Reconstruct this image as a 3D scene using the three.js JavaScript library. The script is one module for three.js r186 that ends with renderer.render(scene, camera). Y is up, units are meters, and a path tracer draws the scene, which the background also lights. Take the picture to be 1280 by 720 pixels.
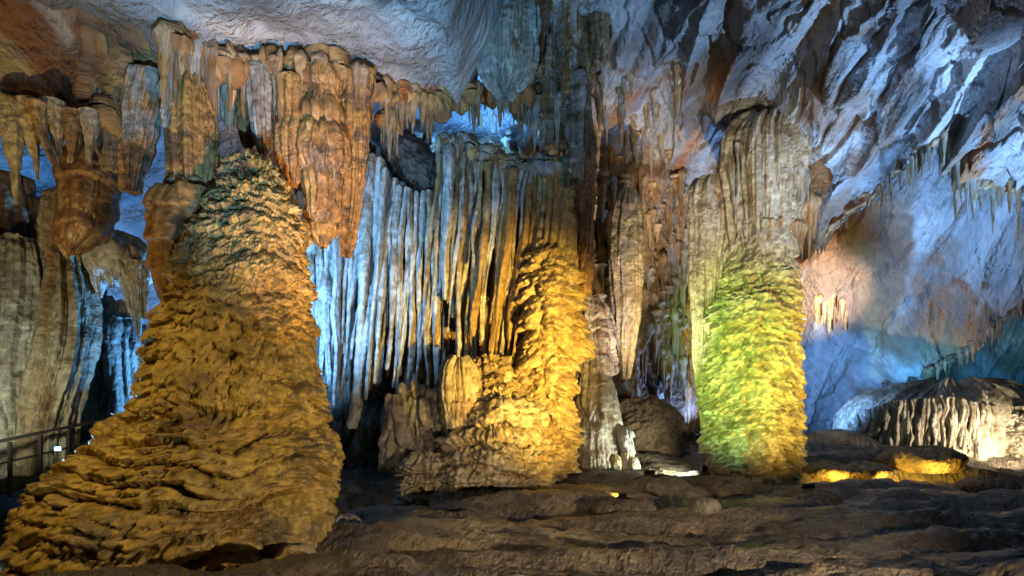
import * as THREE from 'three';
import { mergeGeometries } from 'three/addons/utils/BufferGeometryUtils.js';

// ---------------------------------------------------------------- camera, darkness, exposure
const F = 834, HX = 640, HY = 545, EYE = 2.4;           // level camera with a raised lens, eye 2.4 m above the near floor
const scene = new THREE.Scene();
scene.background = new THREE.Color(0.0015, 0.002, 0.003); // underground: no sky, no sun, only lamps
const camera = new THREE.PerspectiveCamera(2 * Math.atan(360 / F) * 180 / Math.PI, 1280 / 720, 0.1, 200);
camera.position.set(0, EYE, 0);
camera.lookAt(0, EYE, -10);
camera.setViewOffset(1280, 720, 0, 360 - HY, 1280, 720);
const renderer = new THREE.WebGLRenderer({ antialias: true });
renderer.toneMapping = THREE.LinearToneMapping;
renderer.toneMappingExposure = 0.92;
renderer.shadowMap.enabled = true;

// ---------------------------------------------------------------- helpers
const V = (x, y, z) => new THREE.Vector3(x, y, z);
const at = (px, py, d) => [(px - HX) / F * d, EYE - (py - HY) / F * d, -d];   // where a thing seen there stands at depth d
const clamp = (x, a = 0, b = 1) => x < a ? a : x > b ? b : x;
const mix = (a, b, t) => a + (b - a) * t;
const sst = (a, b, x) => { const t = clamp((x - a) / (b - a)); return t * t * (3 - 2 * t); };
const mix3 = (a, b, t) => [a[0] + (b[0] - a[0]) * t, a[1] + (b[1] - a[1]) * t, a[2] + (b[2] - a[2]) * t];
function rng(seed) { let s = seed >>> 0 || 1; return () => { s = (s + 0x6D2B79F5) >>> 0; let t = s; t = Math.imul(t ^ (t >>> 15), t | 1); t ^= t + Math.imul(t ^ (t >>> 7), t | 61); return ((t ^ (t >>> 14)) >>> 0) / 4294967296; }; }
function hash(i, j, k) { let h = Math.imul(i | 0, 374761393) ^ Math.imul(j | 0, 668265263) ^ Math.imul(k | 0, 2147483647 - 1013); h = Math.imul(h ^ (h >>> 13), 1274126177); h ^= h >>> 16; h = Math.imul(h, 2246822519); return ((h ^ (h >>> 15)) >>> 0) / 4294967296; }
const PERM = new Uint8Array(512);
{ const r = rng(77), p = [...Array(256).keys()]; for (let i = 255; i > 0; i--) { const j = Math.floor(r() * (i + 1)); [p[i], p[j]] = [p[j], p[i]]; } for (let i = 0; i < 512; i++) PERM[i] = p[i & 255]; }
const GX = [1, -1, 1, -1, 1, -1, 1, -1, 0, 0, 0, 0, 1, -1, 0, 0], GY = [1, 1, -1, -1, 0, 0, 0, 0, 1, -1, 1, -1, 1, 1, -1, -1], GZ = [0, 0, 0, 0, 1, 1, -1, -1, 1, 1, -1, -1, 0, 0, 1, -1];
function N(x, y, z = 0) {
  const fx = Math.floor(x), fy = Math.floor(y), fz = Math.floor(z), X = fx & 255, Y = fy & 255, Z = fz & 255;
  x -= fx; y -= fy; z -= fz;
  const u = x * x * x * (x * (x * 6 - 15) + 10), v = y * y * y * (y * (y * 6 - 15) + 10), w = z * z * z * (z * (z * 6 - 15) + 10);
  const A = PERM[X] + Y, AA = PERM[A] + Z, AB = PERM[A + 1] + Z, B = PERM[X + 1] + Y, BA = PERM[B] + Z, BB = PERM[B + 1] + Z;
  const g = (h, a, b, c) => { h &= 15; return GX[h] * a + GY[h] * b + GZ[h] * c; };
  const l = (t, a, b) => a + t * (b - a);
  return l(w, l(v, l(u, g(PERM[AA], x, y, z), g(PERM[BA], x - 1, y, z)), l(u, g(PERM[AB], x, y - 1, z), g(PERM[BB], x - 1, y - 1, z))),
    l(v, l(u, g(PERM[AA + 1], x, y, z - 1), g(PERM[BA + 1], x - 1, y, z - 1)), l(u, g(PERM[AB + 1], x, y - 1, z - 1), g(PERM[BB + 1], x - 1, y - 1, z - 1))));
}
function fbm(x, y, z, o = 4) { let a = 0, w = 0.5; for (let i = 0; i < o; i++) { a += w * N(x, y, z); x = x * 2.03 + 7.1; y = y * 2.03 + 3.7; z = z * 2.03 + 1.3; w *= 0.5; } return a; }
function bil(x, y, z, o = 3) { let a = 0, w = 0.6; for (let i = 0; i < o; i++) { a += w * Math.abs(N(x, y, z)); x = x * 2.1 + 5.1; y = y * 2.1 + 2.7; z = z * 2.1 + 9.3; w *= 0.5; } return a; }   // round bulges, sharp creases
// overlapping lobes with a rounded lip at the bottom: s across, t up, both in metres; o.w, o.h size, o.point how far the lip comes to a point
function lobes(s, t, o) {
  const w = o.w, h = o.h, k = o.k || 0, j0 = Math.floor(t / h), reach = o.reach || 1;
  let best = 0; lobes.id = 0;
  for (let j = j0 - reach; j <= j0 + 1; j++) {
    const sh = (j & 1) * 0.5, i0 = Math.floor(s / w - sh);
    for (let i = i0 - 1; i <= i0 + 1; i++) {
      const r1 = hash(i, j, k + 1), r2 = hash(i, j, k + 2), r3 = hash(i, j, k + 3), r4 = hash(i, j, k + 4);
      const W = w * (0.5 + 0.45 * r3), dx = (s - (i + 0.5 + sh + (r1 - 0.5) * 0.7) * w) / W;
      if (dx > 1 || dx < -1) continue;
      const ax = Math.abs(dx), lip = (j + (r2 - 0.5) * 0.8) * h + (o.point || 0) * h * Math.pow(ax, 1.3) + (o.sag || 0) * h * dx * dx;
      const y = t - lip; if (y < 0) continue;
      const H = h * (1.1 + 0.7 * r4) * (reach > 1 ? 1.4 : 1), f = y / H; if (f > 1) continue;
      const q = y / (0.16 * h), e = Math.sqrt(1 - dx * dx) * (q < 1 ? Math.sqrt(q * (2 - q)) : 1) * (1 - f * f) * (0.55 + 0.45 * r2 + 0.2 * r3);
      if (e > best) { best = e; lobes.id = r1; }
    }
  }
  return best;
}
// Catmull-Rom through rows of numbers; x runs over [0, rows - 1]
function cr(rows, x, out) {
  const n = rows.length - 1, i = Math.min(Math.floor(x), n - 1), t = x - i, a = rows[Math.max(i - 1, 0)], b = rows[i], c = rows[i + 1], d = rows[Math.min(i + 2, n)];
  for (let k = 0; k < b.length; k++) out[k] = 0.5 * (2 * b[k] + (c[k] - a[k]) * t + (2 * a[k] - 5 * b[k] + 4 * c[k] - d[k]) * t * t + (3 * b[k] - a[k] - 3 * c[k] + d[k]) * t * t * t);
  return out;
}
let TRIS = 0;
// a sheet of nu x nv points: base(u, v) -> point; relief(u, v, P, n) -> [along the normal, downwards, colour, uvS, uvT]
function sheet(nu, nv, base, relief, origin, flip = 1) {
  const n = (nu + 1) * (nv + 1), B = new Float32Array(n * 3), Pp = new Float32Array(n * 3), C = new Float32Array(n * 3), U = new Float32Array(n * 2);
  let k = 0;
  for (let j = 0; j <= nv; j++) for (let i = 0; i <= nu; i++) { const p = base(i / nu, j / nv); B[k++] = p[0]; B[k++] = p[1]; B[k++] = p[2]; }
  const id = (i, j) => (j * (nu + 1) + i) * 3;
  for (let j = 0; j <= nv; j++) for (let i = 0; i <= nu; i++) {
    const a = id(Math.max(i - 1, 0), j), b = id(Math.min(i + 1, nu), j), c = id(i, Math.max(j - 1, 0)), d = id(i, Math.min(j + 1, nv)), o = id(i, j);
    const ux = B[b] - B[a], uy = B[b + 1] - B[a + 1], uz = B[b + 2] - B[a + 2], vx = B[d] - B[c], vy = B[d + 1] - B[c + 1], vz = B[d + 2] - B[c + 2];
    let nx = (uy * vz - uz * vy) * flip, ny = (uz * vx - ux * vz) * flip, nz = (ux * vy - uy * vx) * flip; const l = Math.hypot(nx, ny, nz) || 1; nx /= l; ny /= l; nz /= l;
    const P = [B[o], B[o + 1], B[o + 2]], r = relief(i / nu, j / nv, P, [nx, ny, nz]);
    Pp[o] = P[0] + nx * r[0] - origin[0]; Pp[o + 1] = P[1] + ny * r[0] - r[1] - origin[1]; Pp[o + 2] = P[2] + nz * r[0] - origin[2];
    C[o] = r[2][0]; C[o + 1] = r[2][1]; C[o + 2] = r[2][2];
    U[o / 3 * 2] = r[3]; U[o / 3 * 2 + 1] = r[4];
  }
  const I = new Uint32Array(nu * nv * 6); k = 0;
  for (let j = 0; j < nv; j++) for (let i = 0; i < nu; i++) {
    const a = j * (nu + 1) + i, b = a + 1, c = a + nu + 1, d = c + 1;
    if (flip > 0) { I[k++] = a; I[k++] = b; I[k++] = c; I[k++] = b; I[k++] = d; I[k++] = c; } else { I[k++] = a; I[k++] = c; I[k++] = b; I[k++] = b; I[k++] = c; I[k++] = d; }
  }
  const g = new THREE.BufferGeometry();
  g.setAttribute('position', new THREE.BufferAttribute(Pp, 3)); g.setAttribute('color', new THREE.BufferAttribute(C, 3)); g.setAttribute('uv', new THREE.BufferAttribute(U, 2));
  g.setIndex(new THREE.BufferAttribute(I, 1)); g.computeVertexNormals(); TRIS += nu * nv * 2;
  return g;
}
// a turned body: rows [y, x, z, r] from bottom to top; most of its columns face the camera
const crow = [0, 0, 0, 0];
function body(rows, nu, nv, relief, o = {}) {
  const origin = o.origin || [rows[0][1], rows[0][0], rows[0][2]], depth = o.depth || 1, R = o.R || rows.reduce((m, r) => Math.max(m, r[3]), 0);
  const L = [0]; for (let i = 1; i < rows.length; i++) L.push(L[i - 1] + Math.hypot(rows[i][0] - rows[i - 1][0], (rows[i][3] - rows[i - 1][3]) * (o.arc ?? 0)));
  const ang = u => { const a = u * 2 - 1; return Math.PI / 2 + Math.PI * (0.62 * a + 0.38 * a * a * a * a * a) * 1; };   // front (towards +z) in the middle, seam at the back
  const arcAt = v => { const x = v * (rows.length - 1), i = Math.min(Math.floor(x), rows.length - 2); return mix(L[i], L[i + 1], x - i); };
  const g = sheet(nu, nv, (u, v) => { cr(rows, v * (rows.length - 1), crow); const a = ang(u), r = Math.max(crow[3], 0.004); return [crow[1] + Math.cos(a) * r, crow[0], crow[2] + Math.sin(a) * r * depth]; },
    (u, v, P, n) => { const a = ang(u); const s = a * R, t = arcAt(v) + rows[0][0]; const r = relief(s, t, P, n, v, a); const e = Math.min(1, v * 40, (1 - v) * 40); return [r[0] * e, r[1] * e, r[2], s, t]; }, origin, -1);
  g.userData = { origin };
  return g;
}
// rows of a body from what is seen: [py, left px, right px] (top to bottom), at depth d
const seen = (d, list) => list.map(([py, l, r, dd = 0]) => { const a = at((l + r) / 2, py, d + dd); return [a[1], a[0], a[2], (r - l) / 2 / F * (d + dd)]; }).sort((a, b) => a[0] - b[0]);

// ---------------------------------------------------------------- stone: grain textures and materials
function grain(size, f) {
  const a = new Uint8Array(size * size * 4);
  for (let j = 0; j < size; j++) for (let i = 0; i < size; i++) {
    const u = i / size, v = j / size; let s = 0;
    for (const [du, dv, w] of [[0, 0, (1 - u) * (1 - v)], [1, 0, u * (1 - v)], [0, 1, (1 - u) * v], [1, 1, u * v]]) s += w * f(u - du + 2, v - dv + 2);
    const c = clamp(s) * 255, k = (j * size + i) * 4; a[k] = a[k + 1] = a[k + 2] = c; a[k + 3] = 255;
  }
  const t = new THREE.DataTexture(a, size, size); t.wrapS = t.wrapT = THREE.RepeatWrapping; t.magFilter = THREE.LinearFilter; t.minFilter = THREE.LinearMipmapLinearFilter; t.generateMipmaps = true; t.needsUpdate = true; return t;
}
const gritTex = grain(512, (u, v) => 0.5 + 0.9 * fbm(u * 14, v * 14, 3.3, 5) + 0.25 * (0.5 - bil(u * 40, v * 40, 1.7, 2)));
const dripTex = grain(512, (u, v) => 0.5 + 0.6 * fbm(u * 30, v * 6, 3.3, 3) + 0.55 * fbm(u * 24, v * 20, 9.3, 4));
gritTex.repeat.set(0.55, 0.55); dripTex.repeat.set(0.6, 0.6);
const stone = (bump, bs, rough, col = [0.8, 0.8, 0.8]) => { const m = new THREE.MeshStandardMaterial({ vertexColors: true, roughness: rough, bumpMap: bump, bumpScale: bs }); m.color.setRGB(...col); return m; };
const M = {
  rock: stone(gritTex, 0.13, 0.78), wet: stone(gritTex, 0.13, 0.42), flow: stone(gritTex, 0.09, 0.45), drip: stone(dripTex, 0.08, 0.5),
  gloss: stone(gritTex, 0.05, 0.36),
  s: [stone(dripTex, 0.05, 0.6), stone(dripTex, 0.05, 0.6, [0.85, 0.64, 0.42]), stone(dripTex, 0.05, 0.6, [0.6, 0.45, 0.34]), stone(dripTex, 0.05, 0.6, [0.95, 0.95, 0.95])],
};
const CALC = [0.56, 0.52, 0.45], CREAM = [0.50, 0.40, 0.25], OCHRE = [0.40, 0.24, 0.085], RUST = [0.38, 0.145, 0.035], UMBER = [0.16, 0.095, 0.05], GREY = [0.27, 0.27, 0.275], PALE = [0.44, 0.43, 0.43], DARK = [0.085, 0.07, 0.06], MUD = [0.145, 0.112, 0.082];

const boxG = (w, h, d, x = 0, y = 0, z = 0) => new THREE.BoxGeometry(w, h, d).translate(x, y, z);
// ---------------------------------------------------------------- naming
const used = {};
function numbered(n) { used[n] = (used[n] ?? -1) + 1; return used[n] ? n + '_' + String(used[n]).padStart(3, '0') : n; }
function shade(o) { o.traverse(c => { if (c.isMesh) { c.castShadow = true; c.receiveShadow = true; } }); return o; }
function tag(o, label, category, group) { o.userData = { label, category, kind: 'thing' }; if (group) o.userData.group = group; return o; }
function single(name, g, mat, label, category, group) { const m = new THREE.Mesh(g, mat); m.name = numbered(name); m.position.set(...g.userData.origin); tag(m, label, category, group); g.userData = {}; scene.add(shade(m)); return m; }
function thing(name, p, label, category, group) { const o = new THREE.Group(); o.name = numbered(name); o.position.set(...p); tag(o, label, category, group); scene.add(o); return o; }
function part(name, g, mat, parent) { const m = new THREE.Mesh(g, mat); m.name = name; if (g.userData.origin) { m.position.set(...g.userData.origin).sub(parent.position); g.userData = {}; } parent.add(shade(m)); return m; }
function setting(name, g, mat) { const m = new THREE.Mesh(g, mat); m.name = name; m.userData.kind = 'structure'; scene.add(shade(m)); return m; }

// ---------------------------------------------------------------- relief recipes (what the stone is like)
const flutes = (s, t, f, k, warp = 0.15) => { const x = s * f + warp * f * N(s * 0.6, t * 0.35, k); return 1.25 * Math.pow(Math.abs(N(x, t * 0.10, k)), 0.75) + 0.6 * Math.pow(Math.abs(N(x * 2.3, t * 0.16, k + 5)), 0.75) + 0.36 * Math.abs(N(x * 5.1, t * 0.3, k + 9)) - 0.5; };
function stains(P, s, t, k, a, b, c, vert = 0.35) {       // mineral colours running down the stone, with grain and dark specks
  const x = P[0], y = P[1], z = P[2], n1 = 0.5 * N(s * 1.7, t * vert, k) + 0.5 * N((x + 0.7 * z) * 5.5, t * vert * 1.6, k + 3), n2 = fbm(x * 0.9, y * 0.9, z * 0.9 + k, 3), n3 = fbm(x * 3.3, y * 3.3, z * 3.3 + k, 4);
  let q = mix3(a, b, sst(-0.25, 0.3, n1 + n2 * 0.6 + n3 * 0.5)); q = mix3(q, c, sst(0.08, 0.34, n2 - n1 * 0.35 + n3 * 0.5));
  const g = (1 + 0.6 * N(x * 9, y * 9, z * 9) + 0.3 * n3) * mix(1, 0.6, sst(0.2, 0.4, n3 + 0.25 * N(x * 13, y * 13, z * 13)));
  return [q[0] * g, q[1] * g, q[2] * g];
}
// one set of puffy shelves of height h: rounded lips with scalloped edges that merge and part again
function shelf(s, t, h, k) {
  const sc = Math.abs(N(s * 0.55 / h, t * 0.12 / h, k + 2));
  const T = t / h + 1.2 * N(s * 0.13 / h, t * 0.28 / h, k) + 0.35 * N(s * 0.4 / h, t * 0.4 / h, k + 1) + 0.5 * sc + 0.16 * Math.abs(N(s * 3.4 / h, t * 0.3 / h, k + 7)), j = Math.floor(T), f = T - j;
  const a = 0.72 + 0.7 * N(s * 0.22 / h, j * 3.17, k + 5), lump = Math.pow(Math.abs(N(s * 0.42 / h + j * 5.3 + 0.25 * N(s / h, t / h, k + 8), t * 0.1 / h, k + 3)), 0.5), e = Math.pow(f, 0.66);
  shelf.id = j; shelf.f = f;
  return Math.pow(Math.max(0, 4 * e * (1 - e)), 0.34) * Math.max(0.15, a) * (0.42 + 0.75 * lump) - 0.75 * Math.exp(-f / 0.09) * sst(-0.25, 0.2, N(s * 0.5 / h, j * 2.7, k + 12));
}
const shelfRelief = (k, S, a, b, c) => (s, t, P) => {      // cauliflower flowstone: shelves with dripping lips, in three sizes
  const t1 = t + 0.25 * S * N(P[0] * 0.6 / S, P[1] * 0.6 / S, P[2] * 0.6 / S + k);
  const Z = lobes(s * 0.9 + 20, t1, { w: 2.3 * S, h: 1.3 * S, k: k + 60, sag: 0.3 });
  const A = shelf(s, t1 + 0.1 * S * Z, 0.46 * S, k), id = hash(shelf.id, Math.floor(s / S), k), dr = Math.pow(Math.abs(N(s * 7.5 / S, t1 * 1.1 / S, k + 31)), 0.7) * sst(0.6, 0.1, shelf.f), B = shelf(s + 3, t1 + 0.06 * S * A, 0.17 * S, k + 20), C = lobes(s + 1.3 + 0.1 * N(s * 2, t * 2, k), t1, { w: 0.24 * S, h: 0.14 * S, k: k + 40, sag: 0.5 });
  const m = sst(0.14, 0.34, fbm(P[0] * 0.45, P[1] * 0.3, P[2] * 0.45 + k, 3)), fl = flutes(s, t1, 2.6 / S, k + 4);     // here and there a smooth drape runs over the shelves
  const d = S * (-0.46 + 0.3 * Z + mix(0.5, 0.22, m) * A + mix(0.16, 0.05, m) * B + 0.1 * C + 0.06 * dr + 0.16 * m * fl + 0.26 * fbm(P[0] * 0.5 / S, P[1] * 0.5 / S, P[2] * 0.5 / S + k, 3) + 0.03 * fbm(P[0] * 7, P[1] * 7, P[2] * 7, 2));
  const col = stains(P, s, t, k, a, b, c, 0.9), v = 0.86 + 0.28 * id;
  return [d, S * (0.1 * Z + 0.14 * A + 0.04 * B), [col[0] * v, col[1] * v, col[2] * v]];
};
const knobRelief = (k, S, a, b, c) => (s, t, P) => {       // leafy knobs, each overlapping the one below
  const s1 = s + 0.12 * S * N(s * 1.3, t * 1.3, k), t1 = t + 0.2 * S * N(P[0] * 0.9, P[1] * 0.9, P[2] * 0.9 + k) + 0.05 * N(s * 6, t * 2, k);
  const Z = lobes(s * 0.9 + 20, t1, { w: 1.5 * S, h: 0.95 * S, k: k + 60, sag: 0.4 }), A = lobes(s1, t1, { w: 0.46 * S, h: 0.3 * S, k, sag: 0.5 }), id = lobes.id, B = lobes(s1 + 4, t1 + 0.05 * A, { w: 0.2 * S, h: 0.14 * S, k: k + 20, sag: 0.5 });
  const col = stains(P, s, t, k, a, b, c, 0.9), v = 0.86 + 0.28 * id;
  return [S * (-0.36 + 0.34 * Z + 0.38 * A + 0.14 * B + 0.25 * fbm(P[0] * 0.6, P[1] * 0.6, P[2] * 0.6 + k, 3)) + 0.02 * fbm(P[0] * 8, P[1] * 8, P[2] * 8, 2), S * (0.1 * Z + 0.09 * A), [col[0] * v, col[1] * v, col[2] * v]];
};
const fluteRelief = (k, f, amp, a, b, c, o = {}) => (s, t, P, n, v) => {
  const fl = flutes(s, t, f, k, o.warp ?? 0.15), st = o.tier ? lobes(s * 0.8, t + 0.25 * o.tier * N(s * 2.5, 0.3, k), { w: o.tier * 1.6, h: o.tier, k: k + 7, sag: 0.12 }) : 0;
  const ic = o.ice ? lobes(s, t, { w: o.ice, h: o.ice * 2.6, k: k + 13, point: 0.9, reach: 2 }) : 0;
  const col = stains(P, s, t, k, a, b, c, o.vert ?? 0.12);
  return [amp * fl + (o.tierAmp ?? 0.15) * st + (o.iceAmp ?? 0.15) * ic + 0.12 * (o.lump ?? 1) * fbm(P[0] * 0.8, P[1] * 0.8, P[2] * 0.8 + k, 3) + 0.05 * fbm(P[0] * 5, P[1] * 5, P[2] * 5, 3), 0.25 * st * (o.tierAmp ?? 0.15), col];
};
const boulderRelief = (k, amp, a, b, c) => (s, t, P) => { const q = 1.1 * fbm(P[0] * 1.3 + k, P[1] * 1.3, P[2] * 1.3, 4) + 0.5 * bil(P[0] * 2.7, P[1] * 2.7, P[2] * 2.7 + k, 3); return [amp * q, 0, stains(P, s, t, k, a, b, c, 0.8)]; };

// ================================================================ THE CAVE
// back wall: depth table over what is seen; d runs from the left wall round to the leaning slab on the right
const WX = [-300, -100, 50, 150, 300, 480, 640, 760, 860, 960, 1090, 1280, 1500], WY = [-160, 0, 120, 240, 360, 480, 650];
const WD = [
  [9, 12, 14, 17, 20, 21, 20, 18, 17, 15.5, 13, 10.5, 8], [10, 14, 18, 21, 24, 25, 23, 21, 20, 18.5, 16, 13, 10], [11, 16, 20, 23, 26, 27.5, 26.5, 25.5, 24.5, 22.5, 19.5, 16, 12],
  [12, 17, 21, 24, 26.5, 28, 28, 28.5, 28.5, 27, 24, 19.5, 15], [12, 17.5, 21.5, 24.5, 27, 28, 29, 30, 31, 30, 28.5, 26, 20], [12.5, 18, 22, 25, 27, 28, 29, 30.5, 32, 32.5, 32.5, 31.5, 26], [13, 19, 23, 26, 28, 29, 30, 32, 33, 34, 35, 34, 28]];
const findAt = (A, x) => { let i = 0; while (i < A.length - 2 && x > A[i + 1]) i++; return i + (x - A[i]) / (A[i + 1] - A[i]); };
const wrow = new Array(13);
function wallDepth(px, py) { cr(WD, clamp(findAt(WY, py), 0, 5.9999), wrow); const o = [0]; cr(wrow.map(x => [x]), clamp(findAt(WX, px), 0, 11.9999), o); return o[0]; }
const poly = (list, x) => { if (x <= list[0][0]) return list[0][1]; for (let i = 1; i < list.length; i++) if (x <= list[i][0]) return mix(list[i - 1][1], list[i][1], (x - list[i - 1][0]) / (list[i][0] - list[i - 1][0])); return list[list.length - 1][1]; };
const LEDGE_A = [[995, 330], [1060, 262], [1120, 212], [1170, 155], [1200, 128], [1240, 160], [1300, 215], [1400, 300]], LEDGE_B = [[1060, 520], [1105, 468], [1180, 424], [1290, 352], [1420, 280]];
function wallRelief(px, py, P) {
  const s = (px - 640) / 32, t = (545 - py) / 32;
  const slab = sst(730, 850, px - 0.12 * (py - 100) + 60 * N(s * 0.3, t * 0.3, 4) + (py < 200 ? 40 : -30)), left = 1 - sst(-100, 480, px);
  let d = 0.9 * fbm(P[0] * 0.16, P[1] * 0.16, P[2] * 0.16 + 3, 3);
  // the slab: flakes and runnels that fall from upper right to lower left
  const q = s * -0.55 + t * -0.83, r = s * 0.83 - t * 0.55, wr = r + 0.7 * N(q * 0.25, r * 0.25, 8);
  const streak = 1 - Math.abs(N(wr * 0.55, q * 0.13, 2)), fl = lobes(wr * 1.0 + 50, -q * 0.5 + 60, { w: 1.9, h: 1.3, k: 90, point: 0.3 });
  const slabD = 0.8 * streak * streak + 0.08 * fl + 0.6 * fbm(wr * 0.7, q * 0.16, 6, 5) + 0.12 * fbm(wr * 2.8, q * 1.0, 16, 5) - 0.22 * sst(0.05, 0, Math.abs(N(wr * 0.45 + 0.3 * fbm(s, t, 3, 2), q * 0.2, 77))) - 0.2 * sst(0.045, 0, Math.abs(N(wr * 0.25 + 5, q * 0.5 + 0.4 * fbm(s * 0.8, t * 0.8, 9, 2), 79)));
  // dripping wall: pointed lobes and popcorn
  const i1 = lobes(s + 0.5 * N(s * 0.4, t * 0.4, 3), t, { w: 1.15, h: 2.3, k: 60, point: 0.9, reach: 2 }), i2 = lobes(s + 9, t + 0.3 * N(s, t, 3), { w: 0.42, h: 0.9, k: 70, point: 0.9, reach: 2 });
  const dripD = 1.15 * i1 + 0.6 * i2 + 0.35 * bil(P[0] * 1.4, P[1] * 1.4, P[2] * 1.4, 3) + 0.3 * fbm(P[0] * 0.6, P[1] * 0.6, P[2] * 0.6, 3);
  const smooth = 0.8 * fbm(s * 0.4 + t * 0.2, t * 0.7 - s * 0.2, 31, 5) + 0.25 * bil(s * 0.35, t * 0.5, 12, 3);
  const hi = sst(190, 150, py + 30 * N(s * 0.5, 1, 2)) * sst(720, 640, px) * sst(420, 470, px);      // smooth recess above the curtains
  const lw = Math.max(hi, sst(330, 210, px));
  d += mix(mix(dripD, smooth, lw), slabD, slab);
  const la = poly(LEDGE_A, px) + 7 * N(px * 0.05, 1, 1), lb = poly(LEDGE_B, px) + 8 * N(px * 0.06, 2, 1);
  const onA = sst(990, 1030, px), onB = sst(1075, 1120, px);
  d += onA * (py < la ? 0.8 * Math.exp((py - la) / 40) : -1.9 * Math.exp(-(py - la) / 120) * sst(0, 8, py - la)) ;
  d += onB * (py < lb ? 1.0 * Math.exp((py - lb) / 40) : -1.3 * Math.exp(-(py - lb) / 60) * sst(0, 8, py - lb));
  // colour
  const n = fbm(wr * 0.5, q * 0.14, 21, 5), m = fbm(s * 0.33, t * 0.33, 41, 5), g = 1 + 0.55 * fbm(s * 4.2, t * 4.2, 5, 3);
  let c = mix3(GREY, PALE, sst(-0.1, 0.25, n)); c = mix3(c, [0.58, 0.57, 0.56], sst(0.14, 0.4, n + 0.8 * m) * 0.6); c = mix3(c, [0.25, 0.15, 0.09], sst(0.03, 0.2, m - 0.45 * n) * 0.85); c = mix3(c, DARK, sst(0.12, 0.3, -n - 0.5 * m) * 0.8); c = mix3(c, RUST, sst(0.16, 0.3, fbm(wr * 0.8, q * 0.12, 81, 4) + 0.3 * m) * 0.85);
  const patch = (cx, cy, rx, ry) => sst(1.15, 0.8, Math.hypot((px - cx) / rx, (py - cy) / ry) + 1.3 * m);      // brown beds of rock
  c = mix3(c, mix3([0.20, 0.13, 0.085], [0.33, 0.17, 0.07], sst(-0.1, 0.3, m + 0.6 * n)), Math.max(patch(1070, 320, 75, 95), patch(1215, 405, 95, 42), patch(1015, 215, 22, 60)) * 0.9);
  let e = mix3(UMBER, OCHRE, sst(-0.25, 0.3, fbm(s * 0.9, t * 0.35, 51, 4))); e = mix3(e, PALE, sst(0.05, 0.3, fbm(s * 1.2 + 7, t * 0.5, 61, 4))); e = mix3(e, RUST, sst(0.12, 0.35, m));
  const sm = mix3(GREY, PALE, sst(-0.2, 0.3, fbm(s * 0.8, t * 1.1, 71, 5)));
  c = mix3(mix3(e, sm, lw), c, slab);
  return [d, 0.1 * i1 * (1 - slab), [c[0] * g, c[1] * g, c[2] * g], s, t];
}
function wallSheet(name, x0, x1, y0, y1, nu, nv) {
  setting(name, sheet(nu, nv, (u, v) => { const px = mix(x0, x1, u), py = mix(y0, y1, v); return at(px, py, wallDepth(px, py)); }, (u, v, P) => wallRelief(mix(x0, x1, u), mix(y0, y1, v), P), [0, 0, 0], -1), M.rock);
}
function onWall(px, py, sink = 0.1) {                        // a point of the finished wall
  const A = V(...at(px, py, wallDepth(px, py))), B = V(...at(px + 2, py, wallDepth(px + 2, py))), C = V(...at(px, py + 2, wallDepth(px, py + 2)));
  const n = B.sub(A).cross(C.sub(A)).normalize(); if (n.dot(A) > 0) n.negate();
  const r = wallRelief(px, py, [A.x, A.y, A.z]); return [A.x + n.x * (r[0] - sink), A.y + n.y * (r[0] - sink) - r[1], A.z + n.z * (r[0] - sink)];
}
wallSheet('cave_wall_left', -300, 430, -160, 650, 180, 200);
wallSheet('cave_wall_back', 430, 820, -160, 650, 230, 280);
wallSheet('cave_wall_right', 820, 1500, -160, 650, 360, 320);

// ceiling: a smooth scalloped sheet that ends in a lip above the hanging formations
const LIP = [[-14, -11], [-8, -12.4], [-6.2, -14.2], [-4.4, -15], [-2.6, -16.5], [-1.2, -18.2], [0.6, -18.6], [3, -18], [8, -16]];
const ceilY = (x, z) => 10.15 + 0.06 * (-z - 12) + 0.5 * N(x * 0.16, z * 0.16, 5) + 9 * sst(-1.4, 1.4, x) + 0.5 * sst(-7, -4, x);
setting('cave_ceiling', sheet(250, 170, (u, v) => {
  const x = mix(-17, 10, u), zl = poly(LIP, x) + 0.5 * N(x * 0.7, 3, 1);
  if (v < 0.8) { const z = mix(9, zl, Math.pow(v / 0.8, 0.55)); return [x, ceilY(x, z), z]; }
  const w = (v - 0.8) / 0.2, a = w * 2.2; return [x, ceilY(x, zl) + (1 - Math.cos(a)) * 1.2 + w * w * 6, zl - Math.sin(a) * 0.7 - w * w * 2.5];
}, (u, v, P) => {
  const [x, y, z] = P, w = 0.8 * N(x * 0.2, z * 0.2, 3), a = x * 0.8 + z * 0.55 + w, b = z * 0.8 - x * 0.55;
  const d = 0.45 * bil(a * 0.35, b * 0.3, 4, 3) + 0.6 * fbm(a * 0.8, b * 0.35, 7, 5) + 0.2 * fbm(a * 3.4, b * 1.7, 3, 4);
  const n = fbm(a * 0.9, b * 0.28, 33, 5), m = fbm(x * 0.35, z * 0.35, 43, 4), g = 1 + 0.5 * fbm(x * 5, y * 5, z * 5, 3);
  let c = mix3(GREY, PALE, sst(-0.15, 0.25, n)); c = mix3(c, [0.17, 0.16, 0.145], sst(0.08, 0.3, m - n * 0.5)); c = mix3(c, [0.55, 0.54, 0.52], sst(0.2, 0.4, n + 0.4 * m));
  c = mix3(c, RUST, sst(0.8, 0.86, v + 0.15 * N(x * 1.3, z, 8)) * 0.8);
  return [-d, 0, [c[0] * g, c[1] * g, c[2] * g], x, z];
}, [0, 0, 0], -1), M.rock);

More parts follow.
